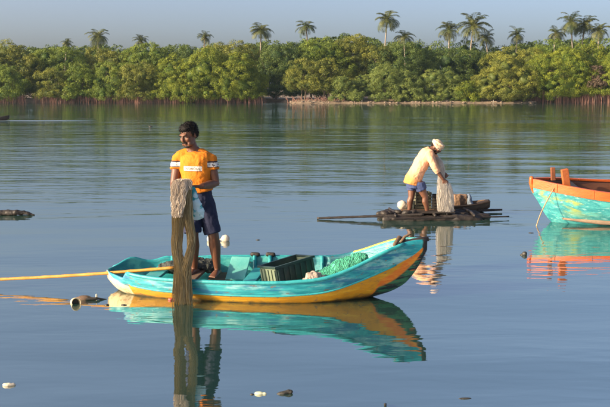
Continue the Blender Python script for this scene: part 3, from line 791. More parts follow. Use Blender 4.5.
for sh, el, wr in ((shL, elL, wrL), (shR, elR, wrR)):
    mb.tube([mid(sh, neck, .35), sh, mid(sh, el, .3), mid(sh, el, .65), el, mid(el, wr, .3), mid(el, wr, .7), wr], [.050, .052, .056, .053, .047, .048, .039, .029], 12, round_ends=True)
    mb.tube([J(192.5, 147.5, .01), mid(neck, sh, .4) + Vector((0, 0, .008)), sh], [.045, .042, .038], 12)
for hp, kn, an in ((hpL, knL, anL), (hpR, knR, anR)):
    mb.tube([hp + Vector((0, 0, .03)), hp, mid(hp, kn, .4), mid(hp, kn, .8), kn, mid(kn, an, .3) + Vector((0, .012, 0)), mid(kn, an, .65), an], [.088, .094, .086, .068, .060, .065, .050, .037], 14)
foot(mb, anL, (-.45, -.9, 0)); foot(mb, anR, (-.25, -.95, 0))
hand(mb, wrL, (wrL - elL) + Vector((.05, -.10, -.02)), (.9, .1, .1), 1, .85)
hand(mb, wrR, Vector((-.9, -.25, .05)), (-.15, -.2, -1), -1, .8)
body = mb.build('body', SKIN, man1); bake(body, .006, 4)
eyes(HM1, man1)
# hair: full cap with raised front, sideburns, moustache and stubble beard
mb = MB()
for c, r, ro in (((0, .026, .052), (.079, .092, .072), None), ((0, .062, .010), (.070, .050, .070), None), ((0, -.022, .084), (.062, .060, .032), (.3, 0, 0)), ((-.010, -.054, .074), (.044, .024, .020), None), ((-.070, .020, .025), (.013, .040, .046), None), ((.070, .020, .025), (.013, .040, .046), None)):
    mb.ell(c, r, HM1, 16, 10, ro)
h_ = mb.build('hair', HAIR, man1); bake(h_, .005, 1, [(.03, .014), (.010, .010)])
hs = MB(); hr_rng = np.random.default_rng(8)          # short curls roughening the cap of hair
for v in [h_.data.vertices[i] for i in hr_rng.choice(len(h_.data.vertices), 900)]:
    d_ = (v.normal + Vector(hr_rng.normal(0, .5, 3))).normalized(); hs.tube([v.co, v.co + d_ * .007, v.co + d_ * .012 + Vector(hr_rng.normal(0, .004, 3))], [.0022, .0018, .0008], 3)
hs.build('hair_strands', HAIR, h_)
def face_hair(name, pieces):
    mb = MB()
    for c, r, ro in pieces: mb.ell(c, r, HM1, 10, 7, ro)
    return bake(mb.build(name, HAIR, man1), .0035, 1, [(.012, .003)])
face_hair('moustache', (((0, -.093, -.046), (.027, .011, .008), None), ((-.020, -.088, -.052), (.011, .010, .011), (0, .5, 0)), ((.020, -.088, -.052), (.011, .010, .011), (0, -.5, 0))))
face_hair('beard', (((0, -.064, -.096), (.028, .023, .018), None), ((-.026, -.056, -.092), (.018, .024, .015), (0, 0, .5)), ((.026, -.056, -.092), (.018, .024, .015), (0, 0, -.5))))
for sx in (-1, 1): face_hair('eyebrow', (((sx * .030, -.088, .026), (.018, .007, .0045), (0, -sx * .1, -sx * .2)),))
# T-shirt
def tee_material():
    n = NT('orange_tee'); n.b.inputs['Roughness'].default_value = .85; n.b.inputs['Specular IOR Level'].default_value = .2
    oc = n.n('TexCoord').outputs['Object']; sp = n.n('SeparateXYZ'); n.put(sp, 0, oc); x, y, z = sp.outputs
    ns = n.n('TexNoise'); ns.inputs['Scale'].default_value = 12; ns.inputs['Detail'].default_value = 4; n.put(ns, 'Vector', oc)
    col = n.mix(ns.outputs['Fac'], (.50, .135, .010), (.60, .20, .018))
    zc = (J(195, 167.6)).z
    def band(c, hw, soft=.002): return n.math('SUBTRACT', 1.0, n.step(n.math('ABSOLUTE', n.math('SUBTRACT', z, c)), hw, soft))
    xl, xr = J(185, 168).x, J(203.5, 168).x; xm, xw = (xl + xr) / 2, (xr - xl) / 2
    inx = n.math('SUBTRACT', 1.0, n.step(n.math('ABSOLUTE', n.math('SUBTRACT', x, xm)), xw, .002))
    front = n.math('LESS_THAN', y, .0)
    zt = n.math('ADD', zc, n.math('MULTIPLY', x, .03))
    chest_b = n.math('MULTIPLY', n.math('MULTIPLY', band(zc, .030), inx), front)
    chest_w = n.math('MULTIPLY', n.math('MULTIPLY', band(zc, .024), inx), front)
    col = n.mix(chest_b, col, (.20, .07, .02)); col = n.mix(chest_w, col, (.64, .58, .50))
    outer = n.math('GREATER_THAN', n.math('ABSOLUTE', n.math('SUBTRACT', x, J(194.5, 160).x)), .150)
    sl = n.math('MULTIPLY', band(J(195, 163.6).z, .034), outer); slw = n.math('MULTIPLY', band(J(195, 164.0).z, .022), outer)
    ck = n.n('TexNoise'); ck.inputs['Scale'].default_value = 42; n.put(ck, 'Vector', oc)
    col = n.mix(sl, col, (.05, .035, .04)); col = n.mix(slw, col, n.mix(n.step(ck.outputs['Fac'], .60, .03), (.60, .56, .52), (.06, .05, .06)))
    n.put(n.b, 'Base Color', col)
    wv = n.n('TexNoise'); wv.inputs['Scale'].default_value = 7; wv.inputs['Distortion'].default_value = 2.2; n.put(wv, 'Vector', oc)
    bp = n.n('Bump'); bp.inputs['Distance'].default_value = .04; bp.inputs['Strength'].default_value = .4; n.put(bp, 'Height', wv.outputs['Fac']); n.put(n.b, 'Normal', bp.outputs[0])
    return n.m
TEE = tee_material()
mb = MB(); TS = [(J(197.5, 190.5, .01), .182, .140)] + [(r[0], r[1] + .018, r[2] + .018) for r in T1[2:6]] + [(T1[6][0] + Vector((0, 0, -.004)), .098, .072)]
torso(mb, TS, yaw1)
for sh, el in ((shL, elL), (shR, elR)):
    mb.tube([mid(sh, neck, .45) + Vector((0, 0, -.03)), mid(sh, neck, .1), sh, mid(sh, el, .24), mid(sh, el, .46)], [.070, .070, .071, .073, .075], 14)
    mb.tube([mid(neck, sh, .30) + Vector((0, 0, .0)), mid(neck, sh, .55) + Vector((0, 0, .010)), sh + Vector((0, 0, .004))], [.052, .058, .060], 12)
tee = mb.build('t_shirt', TEE, man1); bake(tee, .007, 9, [(.12, .032), (.05, .009)])
# lettering on the chest band, laid on the cloth
cu = bpy.data.curves.new('lettering', 'FONT'); cu.body = 'NSWOUS'; cu.size = .036; cu.align_x = 'CENTER'; cu.align_y = 'CENTER'; cu.extrude = 0; cu.space_character = 1.1
tx = bpy.data.objects.new('lettering', cu); COL.objects.link(tx)
dg = bpy.context.evaluated_depsgraph_get(); dg.update(); tme = bpy.data.meshes.new_from_object(tx.evaluated_get(dg)); bpy.data.objects.remove(tx)
bm = bmesh.new(); bm.from_mesh(tme); bmesh.ops.triangulate(bm, faces=bm.faces); bmesh.ops.subdivide_edges(bm, edges=bm.edges, cuts=2, use_grid_fill=True)
from mathutils.bvhtree import BVHTree
bvh = BVHTree.FromPolygons([v.co for v in tee.data.vertices], [p.vertices for p in tee.data.polygons])
cx0, cz0 = J(194.3, 167.8).x, J(194.3, 167.8).z
for v in bm.verts:
    o3 = Vector((cx0 + v.co.x, -1.5, cz0 + v.co.y)); hit = bvh.ray_cast(o3, Vector((0, 1, 0)))
    v.co = (hit[0] + Vector((0, -.004, 0))) if hit[0] else o3 + Vector((0, 1.4, 0))
bm.to_mesh(tme); bm.free(); tme.materials.clear(); tme.materials.append(EYED)
lt = bpy.data.objects.new('lettering', tme); COL.objects.link(lt); lt.parent = tee
# shorts
NAVY = mat('navy_shorts', (.007, .010, .034), .9, (.013, .018, .055), 12, .3, .012, 14)
mb = MB(); torso(mb, [(J(197.5, 209, .02), .155, .118), (J(197.5, 200, .02), .172, .128), (J(197.5, 190, .01), .160, .122), (J(197.2, 187, .01), .150, .114)], yaw1)
for hp, kn in ((hpL, knL), (hpR, knR)):
    mb.tube([hp + Vector((0, 0, .03)), mid(hp, kn, .1), mid(hp, kn, .5), mid(hp, kn, .92)], [.085, .098, .098, .096], 16)
shr = mb.build('shorts', NAVY, man1); bake(shr, .008, 3, [(.09, .025), (.035, .008)])

# ---- net hauled by the standing fisherman ----------------------------------------------
def strands(mb, rng, guide, n, r, jitter, seg=26, twist=.0, sides=3):
    """guide: list of (point, half width x, half depth y); strands hang along it, each keeping its place in the bundle"""
    ts = np.linspace(0, 1, len(guide)); G = np.array([[*g[0], g[1], g[2]] for g in guide])
    for i in range(n):
        a = rng.uniform(0, 2 * math.pi); q = math.sqrt(rng.uniform(0.05, 1)); ph = rng.uniform(0, 9, 3); t1 = rng.uniform(.88, 1.0); t0 = rng.uniform(0, .05)
        pts = []
        for k in range(seg):
            t = t0 + (t1 - t0) * k / (seg - 1)
            gg = [cubic(ts, G[:, c], t) for c in range(5)]
            aa = a + twist * t + .5 * math.sin(3 * t + ph[0])
            pts.append((gg[0] + gg[3] * q * math.cos(aa) + jitter * math.sin(17 * t + ph[1]), gg[1] + gg[4] * q * math.sin(aa) + jitter * math.sin(13 * t + ph[2]), gg[2]))
        mb.tube(pts, r * rng.uniform(.7, 1.3), sides)
    return mb
def twine_material(name, cols):
    n = NT(name); n.b.inputs['Roughness'].default_value = .75; n.b.inputs['Specular IOR Level'].default_value = .3
    rp = n.n('NewGeometry').outputs['Random Per Island']; rm = n.n('ValToRGB'); n.put(rm, 0, rp); cr = rm.color_ramp
    for i, c in enumerate(cols):
        e = cr.elements[i] if i < 2 else cr.elements.new(1)
        e.position = i / (len(cols) - 1); e.color = (*c, 1)
    t = n.n('TexNoise'); t.inputs['Scale'].default_value = 10; n.put(t, 'Vector', n.n('TexCoord').outputs['Object'])
    n.put(n.b, 'Base Color', n.mix(n.math('MULTIPLY', t.outputs['Fac'], .5), rm.outputs[0], tuple(q * .45 for q in cols[0])))
    return n.m
NETA = twine_material('tan_net_twine', [(.17, .125, .06), (.36, .28, .14), (.25, .20, .09), (.50, .42, .26)])
NETB = twine_material('pale_net_twine', [(.42, .34, .26), (.66, .57, .46), (.52, .43, .33)])
rng = np.random.default_rng(12)
nb = at(180, 180, D1 - .36); net1 = thing('fishing_net', 'long tan fishing net hanging from the standing fisherman\'s hands into the water', 'fishing net', nb)
def K(px, py, dy): return at(px, py, D1 + dy) - nb
HY = -.42
gl = [(K(181, 181, HY), .085, .05), (K(180, 190, HY), .086, .06), (K(179, 210, HY), .072, .055), (K(177.5, 232, HY - .03), .055, .05), (K(177, 250, HY - .07), .050, .045), (K(180, 266, HY - .12), .055, .045), (K(181.5, 280, HY - .15), .082, .05), (K(183, 308, HY - .15), .112, .06)]
gr = [(K(184, 181, HY), .06, .05), (K(185, 192, HY), .068, .055), (K(187, 212, HY), .056, .05), (K(191, 234, HY - .03), .040, .045), (K(191, 248, HY - .07), .038, .04), (K(186.5, 265, HY - .12), .05, .045), (K(184, 280, HY - .15), .075, .045), (K(184, 308, HY - .15), .105, .055)]
mb = MB(); strands(mb, rng, gl, 520, .0020, .010, 30); strands(mb, rng, gr, 380, .0020, .010, 30)
mb.build('twine', NETA, net1)
mb = MB()
for gq, sc in ((gl[:-1], .55), (gr[:-1], .52)):
    mb.tube([p[0] for p in gq], [(p[1] * sc, p[2] * sc) for p in gq], 10, ref=(1, 0, 0))
cm = mb.build('net_core', NETA, net1); bake(cm, .012, 2, [(.05, .025)])
mb = MB(); gt = [(K(176, 196, HY - .06), .035, .02), (K(176, 186, HY - .06), .045, .03), (K(181, 179.5, HY - .03), .05, .03), (K(187, 181, HY - .02), .04, .03), (K(189, 190, HY - .04), .03, .03)]
strands(mb, rng, gt, 260, .0022, .014); 
strands(mb, rng, [(K(180, 180, HY - .06), .07, .02), (K(179, 190, HY - .085), .085, .02), (K(178, 203, HY - .095), .07, .02), (K(177, 218, HY - .11), .05, .02)], 200, .0021, .010)
mb.build('gathered_top', NETB, net1)

# teal and white bag in the hand
def bag_material():
    n = NT('teal_bag'); n.b.inputs['Roughness'].default_value = .45
    oc = n.n('TexCoord').outputs['Object']; t = n.n('TexNoise'); t.inputs['Scale'].default_value = 14; t.inputs['Detail'].default_value = 3; n.put(t, 'Vector', oc)
    sp = n.n('SeparateXYZ'); n.put(sp, 0, oc)
    col = n.mix(n.step(n.math('ADD', t.outputs['Fac'], n.math('MULTIPLY', sp.outputs[2], .5)), .43, .05), (.45, .62, .68), (.015, .30, .36))
    n.put(n.b, 'Base Color', col); return n.m
bagp = at(195, 188, D1 - .34)
def B(px, py, dy): return at(px, py, D1 + dy) - bagp
mb = MB().tube([B(193, 187, -.34), B(194, 193, -.33), B(195.5, 203, -.32), B(197, 212, -.31), B(197.5, 216, -.31)], [(.02, .018), (.035, .03), (.060, .04), (.080, .045), (.075, .02)], 14, ref=(1, 0, 0), round_ends=True)
bag = mb.build('plastic_bag', bag_material()); bake(bag, .008, 1, [(.05, .03), (.02, .012)]); bag.location = bagp
tag(bag, 'crumpled teal and white plastic bag held at the standing fisherman\'s waist', 'bag')

# ------------------------------------------------------------------ raft with the stooping fisherman
D2 = 16.45
raft_o = on_z(428, 217)
raft = thing('log_raft', 'low dark log raft carrying the stooping fisherman', 'raft', raft_o, (0, 0, math.radians(1.5)))
rr = random.Random(4)
sc2 = F / D2
for k in range(7):
    yy = -.42 + k * .14; x0 = (381 - 428) / sc2 + rr.uniform(-.05, .22); x1 = (486 - 428) / sc2 + rr.uniform(-.2, .1); n_ = 8
    pts = [(x0 + (x1 - x0) * q / n_, yy + .02 * math.sin(q * 1.7 + k), .015 + .012 * math.sin(q * 2.1 + k * 2)) for q in range(n_ + 1)]
    MB().tube(pts, [.055 + .014 * math.sin(q * 1.3 + k) for q in range(n_ + 1)], 9, round_ends=True).build('log', DWOOD, raft, True); bake(raft.children[-1], .02, 1, [(.15, .05), (.05, .02)])
for x in (-.62, .05, .72):
    MB().tube([(x, -.46, .085), (x + .02, 0, .095), (x, .52, .085)], .024, 8, round_ends=True).build('cross_pole', DWOOD, raft, True)
for k, x in enumerate((-.78, -.70, -.55, -.42, -.30)):
    MB().ell((x, -.30 + .05 * (k % 3), .10), (.09, .08, .055), rot=(.2 * k, .3, k)).build('timber_chunk', DWOOD, raft, True)
MB().box((.0, -.1, .105), (.85, .34, .022), (0, 0, .03)).build('deck_board', DWOOD, raft, bevel=.004)
MB().box((.02, .22, .106), (.95, .26, .022), (0, 0, -.02)).build('deck_board', BWOOD, raft, bevel=.004)
pole('bamboo_pole', 'thin dark pole floating out to the left of the log raft', on_z(317, 218.2, .02), on_z(424, 214.5, .10), .018, .024, DWOOD)
pole('bamboo_pole', 'thin brown pole lying along the raft front and sticking out to the right', on_z(392, 219, .06), on_z(509, 216.5, .04), .019, .012, DWOOD)
pole('bamboo_pole', 'short dark pole tip jutting right behind the raft\'s wedge-shaped prow', on_z(478, 210.5, .04), on_z(502, 209.8, .04), .026, .016, DWOOD)

# wedge-shaped canoe end behind the raft
STP = [(0, .18, .13, .12, -.08), (.3, .20, .13, .14, -.09), (.5, .18, .145, .11, -.07), (.70, .13, .165, .06, -.03), (.83, .09, .19, .03, .03), (.90, .05, .20, .02, .08)]
pw = thing('dugout_canoe', 'dark wooden wedge-prowed dugout behind the right end of the raft', 'boat', on_z(441, 212.5) + Vector((0, .15, 0)), (math.radians(4), 0, math.radians(-3)))
DUG = mat('dugout_timber', (.045, .032, .024), .7, (.09, .062, .042), 7, .3, .006, 30, stretch=(1, 5, 5))
hull('hull', STP, 10, 30, .025, pw, DUG)
rail('gunwale', rim_strip(STP, -.005, 0, 0, 0, .89, -1, None, 24, .006), (.02, .016), BWOOD, pw); rail('gunwale', rim_strip(STP, -.005, 0, 0, 0, .89, 1, None, 24, .006), (.02, .016), BWOOD, pw)
MB().box((.36, 0, .04), (.66, .24, .02)).build('floor_board', DUG, pw, bevel=.004)
MB().box((.77, 0, .180), (.20, .15, .02), (0, -.22, 0)).build('fore_deck', BWOOD, pw, bevel=.004)
BUND = mat('brown_bundle_cloth', (.24, .145, .085), .85, (.13, .08, .05), 6, .3, .01, 25)
p_ = on_z(462, 211.5) + Vector((0, .12, .10))
bo = MB().box((-.04, 0, .10), (.25, .22, .20), (0, .05, .2)).box((-.10, -.02, .05), (.18, .2, .12), (0, -.1, -.2)).build('cloth_bundle', BUND); bake(bo, .012, 5, [(.09, .05), (.03, .012)]); bo.location = p_
tag(bo, 'blocky grey-brown cloth bundle sitting in the dugout right of the white net', 'bundle')
BLUEG = mat('grey_blue_cloth', (.12, .16, .22), .8, (.20, .24, .30), 8, .3, .01, 25)
p_ = on_z(469.5, 211.5) + Vector((0, .10, .10))
lump('cloth_bundle', 'grey-blue cloth draped beside the brown bundle in the dugout', 'bundle', BLUEG, [((0, 0, .09), (.055, .10, .12), None), ((.03, -.02, .03), (.06, .09, .06), None)], .010, [(.08, .03)], p_)

# baskets/crates on the raft
CRW = mat('weathered_crate_slats', (.06, .06, .036), .8, (.12, .11, .065), 8, .3, .005, 30)
def slat_crate(label, M, size, CRW):
    lx, ly, h = size; t = thing('slatted_crate', label, 'crate', group='crates on the log raft'); t.matrix_world = M
    for sx in (-1, 1):
        for sy in (-1, 1): MB().box((sx * (lx / 2 - .02), sy * (ly / 2 - .02), h / 2), (.035, .035, h)).build('corner_post', DWOOD, t)
    for k in range(5):
        z = .03 + k * (h - .05) / 4
        for sy in (-1, 1): MB().box((0, sy * ly / 2, z), (lx, .012, (h / 5) * .72)).build('slat', CRW, t)
        for sx in (-1, 1): MB().box((sx * lx / 2, 0, z), (.012, ly - .02, (h / 5) * .72)).build('slat', CRW, t)
    MB().box((0, 0, .02), (lx - .05, ly - .05, .02)).build('base', CRW, t)
    return t
q = on_z(426, 213.5, .115)
slat_crate('weathered slatted crate standing behind the stooping fisherman\'s shins', Matrix.Translation((q.x + .02, D2 + .26, .12)) @ Matrix.Rotation(.12, 4, 'Z'), (.27, .24, .29), CRW)
q = on_z(439, 213.5, .115)
slat_crate('darker slatted crate standing right behind the white net', Matrix.Translation((q.x + .13, D2 + .20, .12)) @ Matrix.Rotation(-.1, 4, 'Z'), (.32, .26, .25), DWOOD)
WHT = mat('white_plastic_sack', (.55, .49, .38), .6, (.44, .38, .29), 8, .3, .006, 30)
q = on_z(402.5, 216, .0)
lump('plastic_sack', 'round white sack at the left end of the log raft', 'sack', WHT, [((0, 0, .09), (.085, .08, .085), None), ((.06, 0, .07), (.06, .06, .06), None)], .010, [(.06, .02)], Vector((q.x, q.y + .12, .09)))
q = on_z(413, 216)
lump('net_heap', 'dark net lump beside the white sack on the log raft', 'fishing net', BLACKN, [((0, 0, .06), (.12, .10, .09), None), ((-.10, 0, .03), (.09, .08, .07), None), ((.08, .02, .05), (.07, .08, .10), None)], .012, [(.08, .04)], Vector((q.x, q.y + .15, .09)))

# ---- stooping fisherman ------------------------------------------------------------------
base2 = at(419, 213.0, D2)
base2.z = .112; 
man2 = thing('person', 'stooping fisherman in pale peach shirt, white headwrap and blue shorts on the raft', 'person', base2)
b2 = at(419, 213.8, D2)
def J2(px, py, dy=0.0): return at(px, py, D2 + dy) - base2
hip = J2(415.5, 179.5); sh2 = J2(429.5, 153, 0)
hc2 = J2(436.8, 146.6, 0); HM2 = head_matrix(hc2, math.radians(72), math.radians(42), 0, 1.0)
# yaw 72: face turned to the picture's right, a little towards the camera
SP = [(J2(413.0, 183), .112, .150), (J2(414.5, 178), .115, .155), (J2(417.5, 171), .105, .145), (J2(421.5, 163.5), .112, .155), (J2(425.5, 156.5), .112, .165), (J2(428.5, 151.8), .085, .150), (J2(431, 149.3), .055, .08)]
mb = MB()
mb.tube([s[0] for s in SP], [(s[1], s[2]) for s in SP], 20, ref=(1, 0, 0))
mb.tube([J2(429.5, 151), J2(432, 149.3), J2(434.5, 148)], [.062, .055, .052], 12)
head_parts(mb, HM2)
sN = J2(429.5, 153.5, -.155); eN = J2(434.5, 167.5, -.22); wN = J2(443.0, 179.0, -.20)
sF = J2(431, 153, .15); eF = J2(438.5, 164, .16); wF = J2(443.5, 172.5, -.02)
for a, b, c in ((sN, eN, wN), (sF, eF, wF)):
    mb.tube([mid(a, J2(428.5, 152), .4), a, mid(a, b, .4), b, mid(b, c, .35), mid(b, c, .75), c], [.058, .060, .050, .042, .042, .034, .027], 12, round_ends=True)
L2 = ((J2(412.5, 183, .08), J2(411.3, 197.5, .06), J2(409.3, 210.3, .08)), (J2(419.0, 183, -.08), J2(425.3, 197.5, -.08), J2(427.0, 210.3, -.06)))
for hp, kn, an in L2:
    mb.tube([hp + Vector((0, 0, .03)), hp, mid(hp, kn, .45), mid(hp, kn, .85), kn, mid(kn, an, .3) + Vector((-.015, 0, 0)), mid(kn, an, .65), an], [.085, .085, .074, .058, .053, .056, .044, .034], 14)
    foot(mb, an, (.95, -.2, 0), .95)
hand(mb, wN, (wN - eN) + Vector((.1, 0, -.05)), (.0, .9, -.3), -1, .75)
hand(mb, wF, (wF - eF) + Vector((.1, 0, -.1)), (-.2, -.8, .3), 1, .8)
body = mb.build('body', SKIN_D, man2); bake(body, .007, 3)
eyes(HM2, man2)
WRAP = mat('white_orange_headwrap', (.62, .56, .46), .85, (.56, .31, .12), 16, .2, .01, 40)
mb = MB()
for k in range(4):
    z = .018 + k * .019; tl = .12 * (-1) ** k; pts = []
    for i in range(17):
        a = 2 * math.pi * i / 16; pts.append(HM2 @ Vector((.078 * math.cos(a), .014 + .098 * math.sin(a), z + .018 * math.sin(a + k) + tl * .08 * math.cos(a))))
    mb.tube(pts, [(.017, .020)] * 17, 8)
mb.ell((0, .018, .062), (.076, .092, .060), HM2); mb.ell((.02, -.085, .045), (.035, .022, .026), HM2); mb.ell((-.03, .095, .03), (.03, .03, .026), HM2)
hw_ = mb.build('headwrap', WRAP, man2); bake(hw_, .006, 1, [(.03, .010)])
mb = MB().ell((0, .072, -.008), (.066, .042, .05), HM2); hr = mb.build('hair', HAIR, man2); bake(hr, .008, 1, [(.03, .01)])
mb = MB()
for c, r in (((0, -.066, -.094), (.034, .026, .022)), ((-.048, -.035, -.066), (.015, .032, .028)), ((.048, -.035, -.066), (.015, .032, .028)), ((0, -.094, -.046), (.024, .009, .007))): mb.ell(c, r, HM2, 10, 7)
br = mb.build('beard', HAIR, man2); bake(br, .005, 1)
def shirt2_material():
    n = NT('peach_shirt'); n.b.inputs['Roughness'].default_value = .9; n.b.inputs['Specular IOR Level'].default_value = .15
    oc = n.n('TexCoord').outputs['Object']; sp = n.n('SeparateXYZ'); n.put(sp, 0, oc)
    t = n.n('TexNoise'); t.inputs['Scale'].default_value = 6; t.inputs['Detail'].default_value = 4; n.put(t, 'Vector', oc)
    zz = n.math('ADD', sp.outputs[2], n.math('MULTIPLY', n.math('SUBTRACT', t.outputs['Fac'], .5), .25))
    xx = sp.outputs[0]
    col = n.mix(n.step(n.math('ADD', zz, n.math('MULTIPLY', xx, .8)), J2(411, 174.5).z + .8 * J2(411, 174.5).x, .16), (.62, .24, .07), (.66, .37, .225))
    n.put(n.b, 'Base Color', col)
    wv = n.n('TexNoise'); wv.inputs['Scale'].default_value = 8; wv.inputs['Distortion'].default_value = 1.0; n.put(wv, 'Vector', oc)
    bp = n.n('Bump'); bp.inputs['Distance'].default_value = .03; bp.inputs['Strength'].default_value = .6; n.put(bp, 'Height', wv.outputs['Fac']); n.put(n.b, 'Normal', bp.outputs[0])
    return n.m
SH2 = shirt2_material(); mb = MB()
TS = [(J2(412.0, 184.2), .155, .185), (J2(413.5, 178.5), .150, .182)] + [(s[0], s[1] + .024, s[2] + .022) for s in SP[2:6]] + [(SP[6][0], .066, .085)]
mb.tube([s[0] for s in TS], [(s[1], s[2]) for s in TS], 20, ref=(1, 0, 0))
for a, b, c, t in ((sN, eN, wN, .42), (sF, eF, wF, .42)):
    mb.tube([mid(a, J2(428.5, 152), .5), a, mid(a, b, .5), b, mid(b, c, t)], [.075, .080, .070, .062, .052], 14)
s2 = mb.build('shirt', SH2, man2); bake(s2, .008, 3, [(.12, .03), (.05, .012)])
BLUES = mat('blue_shorts', (.02, .037, .11), .85, (.05, .075, .18), 10, .3, .01, 16)
mb = MB().tube([J2(414, 187.5), J2(414, 183), J2(414.5, 178)], [(.135, .165), (.140, .17), (.13, .165)], 18, ref=(1, 0, 0))
for hp, kn, an in L2: mb.tube([hp + Vector((0, 0, .02)), hp, mid(hp, kn, .3), mid(hp, kn, .50)], [.09, .100, .098, .096], 14)
sb = mb.build('shorts', BLUES, man2); bake(sb, .009, 3, [(.09, .025)])

# white net in his hands
NETW = twine_material('white_net_twine', [(.50, .46, .40), (.80, .76, .70), (.64, .58, .50)])
nb2 = at(447, 213, D2); net2 = thing('fishing_net', 'pale whitish fishing net hanging from the stooping fisherman\'s hands onto the raft', 'fishing net', nb2)
def K2(px, py, dy): return at(px, py, D2 + dy) - nb2
mb = MB(); rng = np.random.default_rng(5)
strands(mb, rng, [(K2(444, 180, -.16), .05, .04), (K2(445, 188, -.18), .10, .05), (K2(446, 198, -.18), .115, .06), (K2(446, 207, -.18), .12, .06), (K2(446.5, 213.8, -.18), .145, .09)], 170, .0022, .012, 16)
strands(mb, rng, [(K2(449, 183, -.16), .02, .03), (K2(450.5, 192, -.18), .05, .04), (K2(451, 203, -.18), .055, .05), (K2(450.5, 213.5, -.18), .06, .06)], 120, .0022, .008, 14)
strands(mb, rng, [(K2(437, 157, .04), .03, .05), (K2(440.5, 163, -.06), .05, .05), (K2(441.5, 174, -.10), .06, .05), (K2(440.5, 190, -.14), .06, .05), (K2(440, 212, -.16), .05, .05)], 130, .0022, .009, 18)
mb.build('twine', NETW, net2)
mb = MB().tube([K2(448, 182, -.16), K2(448.5, 192, -.17), K2(449, 204, -.17), K2(449, 213, -.17)], [(.015, .015), (.030, .02), (.04, .025), (.04, .025)], 10, ref=(1, 0, 0))
nc = mb.build('net_core', NETW, net2); bake(nc, .012, 2, [(.05, .03)])
DBLUE = mat('dark_blue_cloth', (.03, .05, .085), .85, (.06, .085, .13), 10)

# ------------------------------------------------------------------ orange and turquoise boat at the right edge
rb_o = on_z(552, 221.5)
AR = math.radians(-3)
rboat = thing('fishing_boat', 'moored boat with orange gunwale and scuffed turquoise hull at the right edge', 'boat', rb_o, (math.radians(4.5), 0, AR))
SR = [(-.36, .03, .72, .01, .50), (-.26, .12, .715, .02, .36), (-.12, .24, .70, .06, .12), (.02, .34, .685, .12, -.03), (.25, .47, .66, .22, -.10), (.6, .61, .62, .34, -.13), (1.1, .72, .585, .44, -.15), (1.8, .80, .56, .52, -.16), (2.8, .80, .56, .52, -.16), (3.8, .70, .58, .44, -.13), (4.4, .55, .60, .34, -.08)]
def rboat_paint():
    n = NT('scuffed_turquoise_paint'); b = n.b; b.inputs['Roughness'].default_value = .5
    uvn = n.n('UVMap', uv_map='paint').outputs[0]; sep = n.n('SeparateXYZ'); n.put(sep, 0, uvn); u, s = sep.outputs[0], sep.outputs[1]
    oc = n.n('TexCoord').outputs['Object']; so_ = n.n('SeparateXYZ'); n.put(so_, 0, oc); zz = so_.outputs[2]
    def noise(scale, st=(1, 1, 1), det=6):
        mp = n.n('Mapping'); n.put(mp, 0, oc); mp.inputs['Scale'].default_value = st
        t = n.n('TexNoise'); t.inputs['Scale'].default_value = scale; t.inputs['Detail'].default_value = det; t.inputs['Roughness'].default_value = .7; n.put(t, 'Vector', mp.outputs[0]); return t.outputs['Fac']
    a = noise(6, (.7, 1, 1.8)); c = noise(3, (.5, 1, 1.6)); d = noise(14, (.5, 1, 2))
    col = n.mix(n.step(a, .52, .09), (.015, .19, .21), (.055, .31, .305))
    col = n.mix(n.step(d, .60, .05), col, (.18, .38, .36))
    up = n.math('SUBTRACT', 1.0, n.step(s, .42, .12))
    lime = n.math('MULTIPLY', n.step(c, .53, .07), n.math('MULTIPLY', up, n.math('SUBTRACT', 1.0, n.step(u, .5, .35))))
    col = n.mix(lime, col, (.25, .29, .045))
    col = n.mix(n.math('MULTIPLY', n.step(noise(9, (.45, 1, 2.2)), .63, .03), .8), col, (.012, .14, .16))
    col = n.mix(n.math('MULTIPLY', n.step(noise(22), .70, .02), .8), col, (.20, .14, .09))
    ins = n.n('Attribute', attribute_name='inside').outputs['Fac']
    col = n.mix(ins, col, n.mix(a, (.10, .035, .02), (.17, .07, .035)))
    n.put(b, 'Base Color', col)
    bp = n.n('Bump'); bp.inputs['Distance'].default_value = .008; n.put(bp, 'Height', n.math('ADD', a, n.math('MULTIPLY', d, .5))); n.put(b, 'Normal', bp.outputs[0])
    return n.m
hr_ = hull('hull', SR, 16, 60, .03, rboat, rboat_paint()); mark_inside(hr_, 16, 60)
ORG = mat('orange_gunwale_paint', (.42, .060, .008), .45, (.54, .115, .012), 6, .25, .005, 25, stretch=(.5, 1, 2))
st = np.array(SR)
def strake(side, u0, u1, hgt, name):
    """a proud board along the rim, with joints between lengths"""
    R = []; n_ = 26
    for k in range(n_):
        u = u0 + (u1 - u0) * k / (n_ - 1); b, z = cubic(st[:, 0], st[:, 1], u), cubic(st[:, 0], st[:, 2], u); b = max(b, .02); o_ = .022
        R.append([Vector((u, side * (b + o_), z + .012)), Vector((u, side * max(b - .055, .002), z + .014)), Vector((u, side * max(b - .055, .002), z - .02)), Vector((u, side * (b + .003), z - .03)), Vector((u, side * (b - .006), z - hgt)), Vector((u, side * (b + o_ * .8), z - hgt))])
    if side > 0: R = [r[::-1] for r in R]
    MB().rings(R).build(name, ORG, rboat, bevel=.004)
for side in (-1, 1):
    for a, b in ((-.355, -.012), (-.006, .53), (.536, 1.9), (1.906, 3.3), (3.306, 4.38)): strake(side, a, b, .135, 'gunwale_strake')
MB().tube([(-.372, 0, .735), (-.372, 0, .66), (-.355, 0, .58), (-.33, 0, .50)], [(.042, .040), (.042, .040), (.036, .032), (.02, .02)], 10, ref=(0, 1, 0), round_ends=True).build('stem_post', ORG, rboat, True)
POSTW = mat('red_brown_post', (.28, .06, .014), .6, (.40, .12, .03), 8, .3, .004, 30)
MB().box((.13, -.27, .79), (.115, .075, .30), (.05, -.20, .12)).build('mooring_post', POSTW, rboat, bevel=.008)
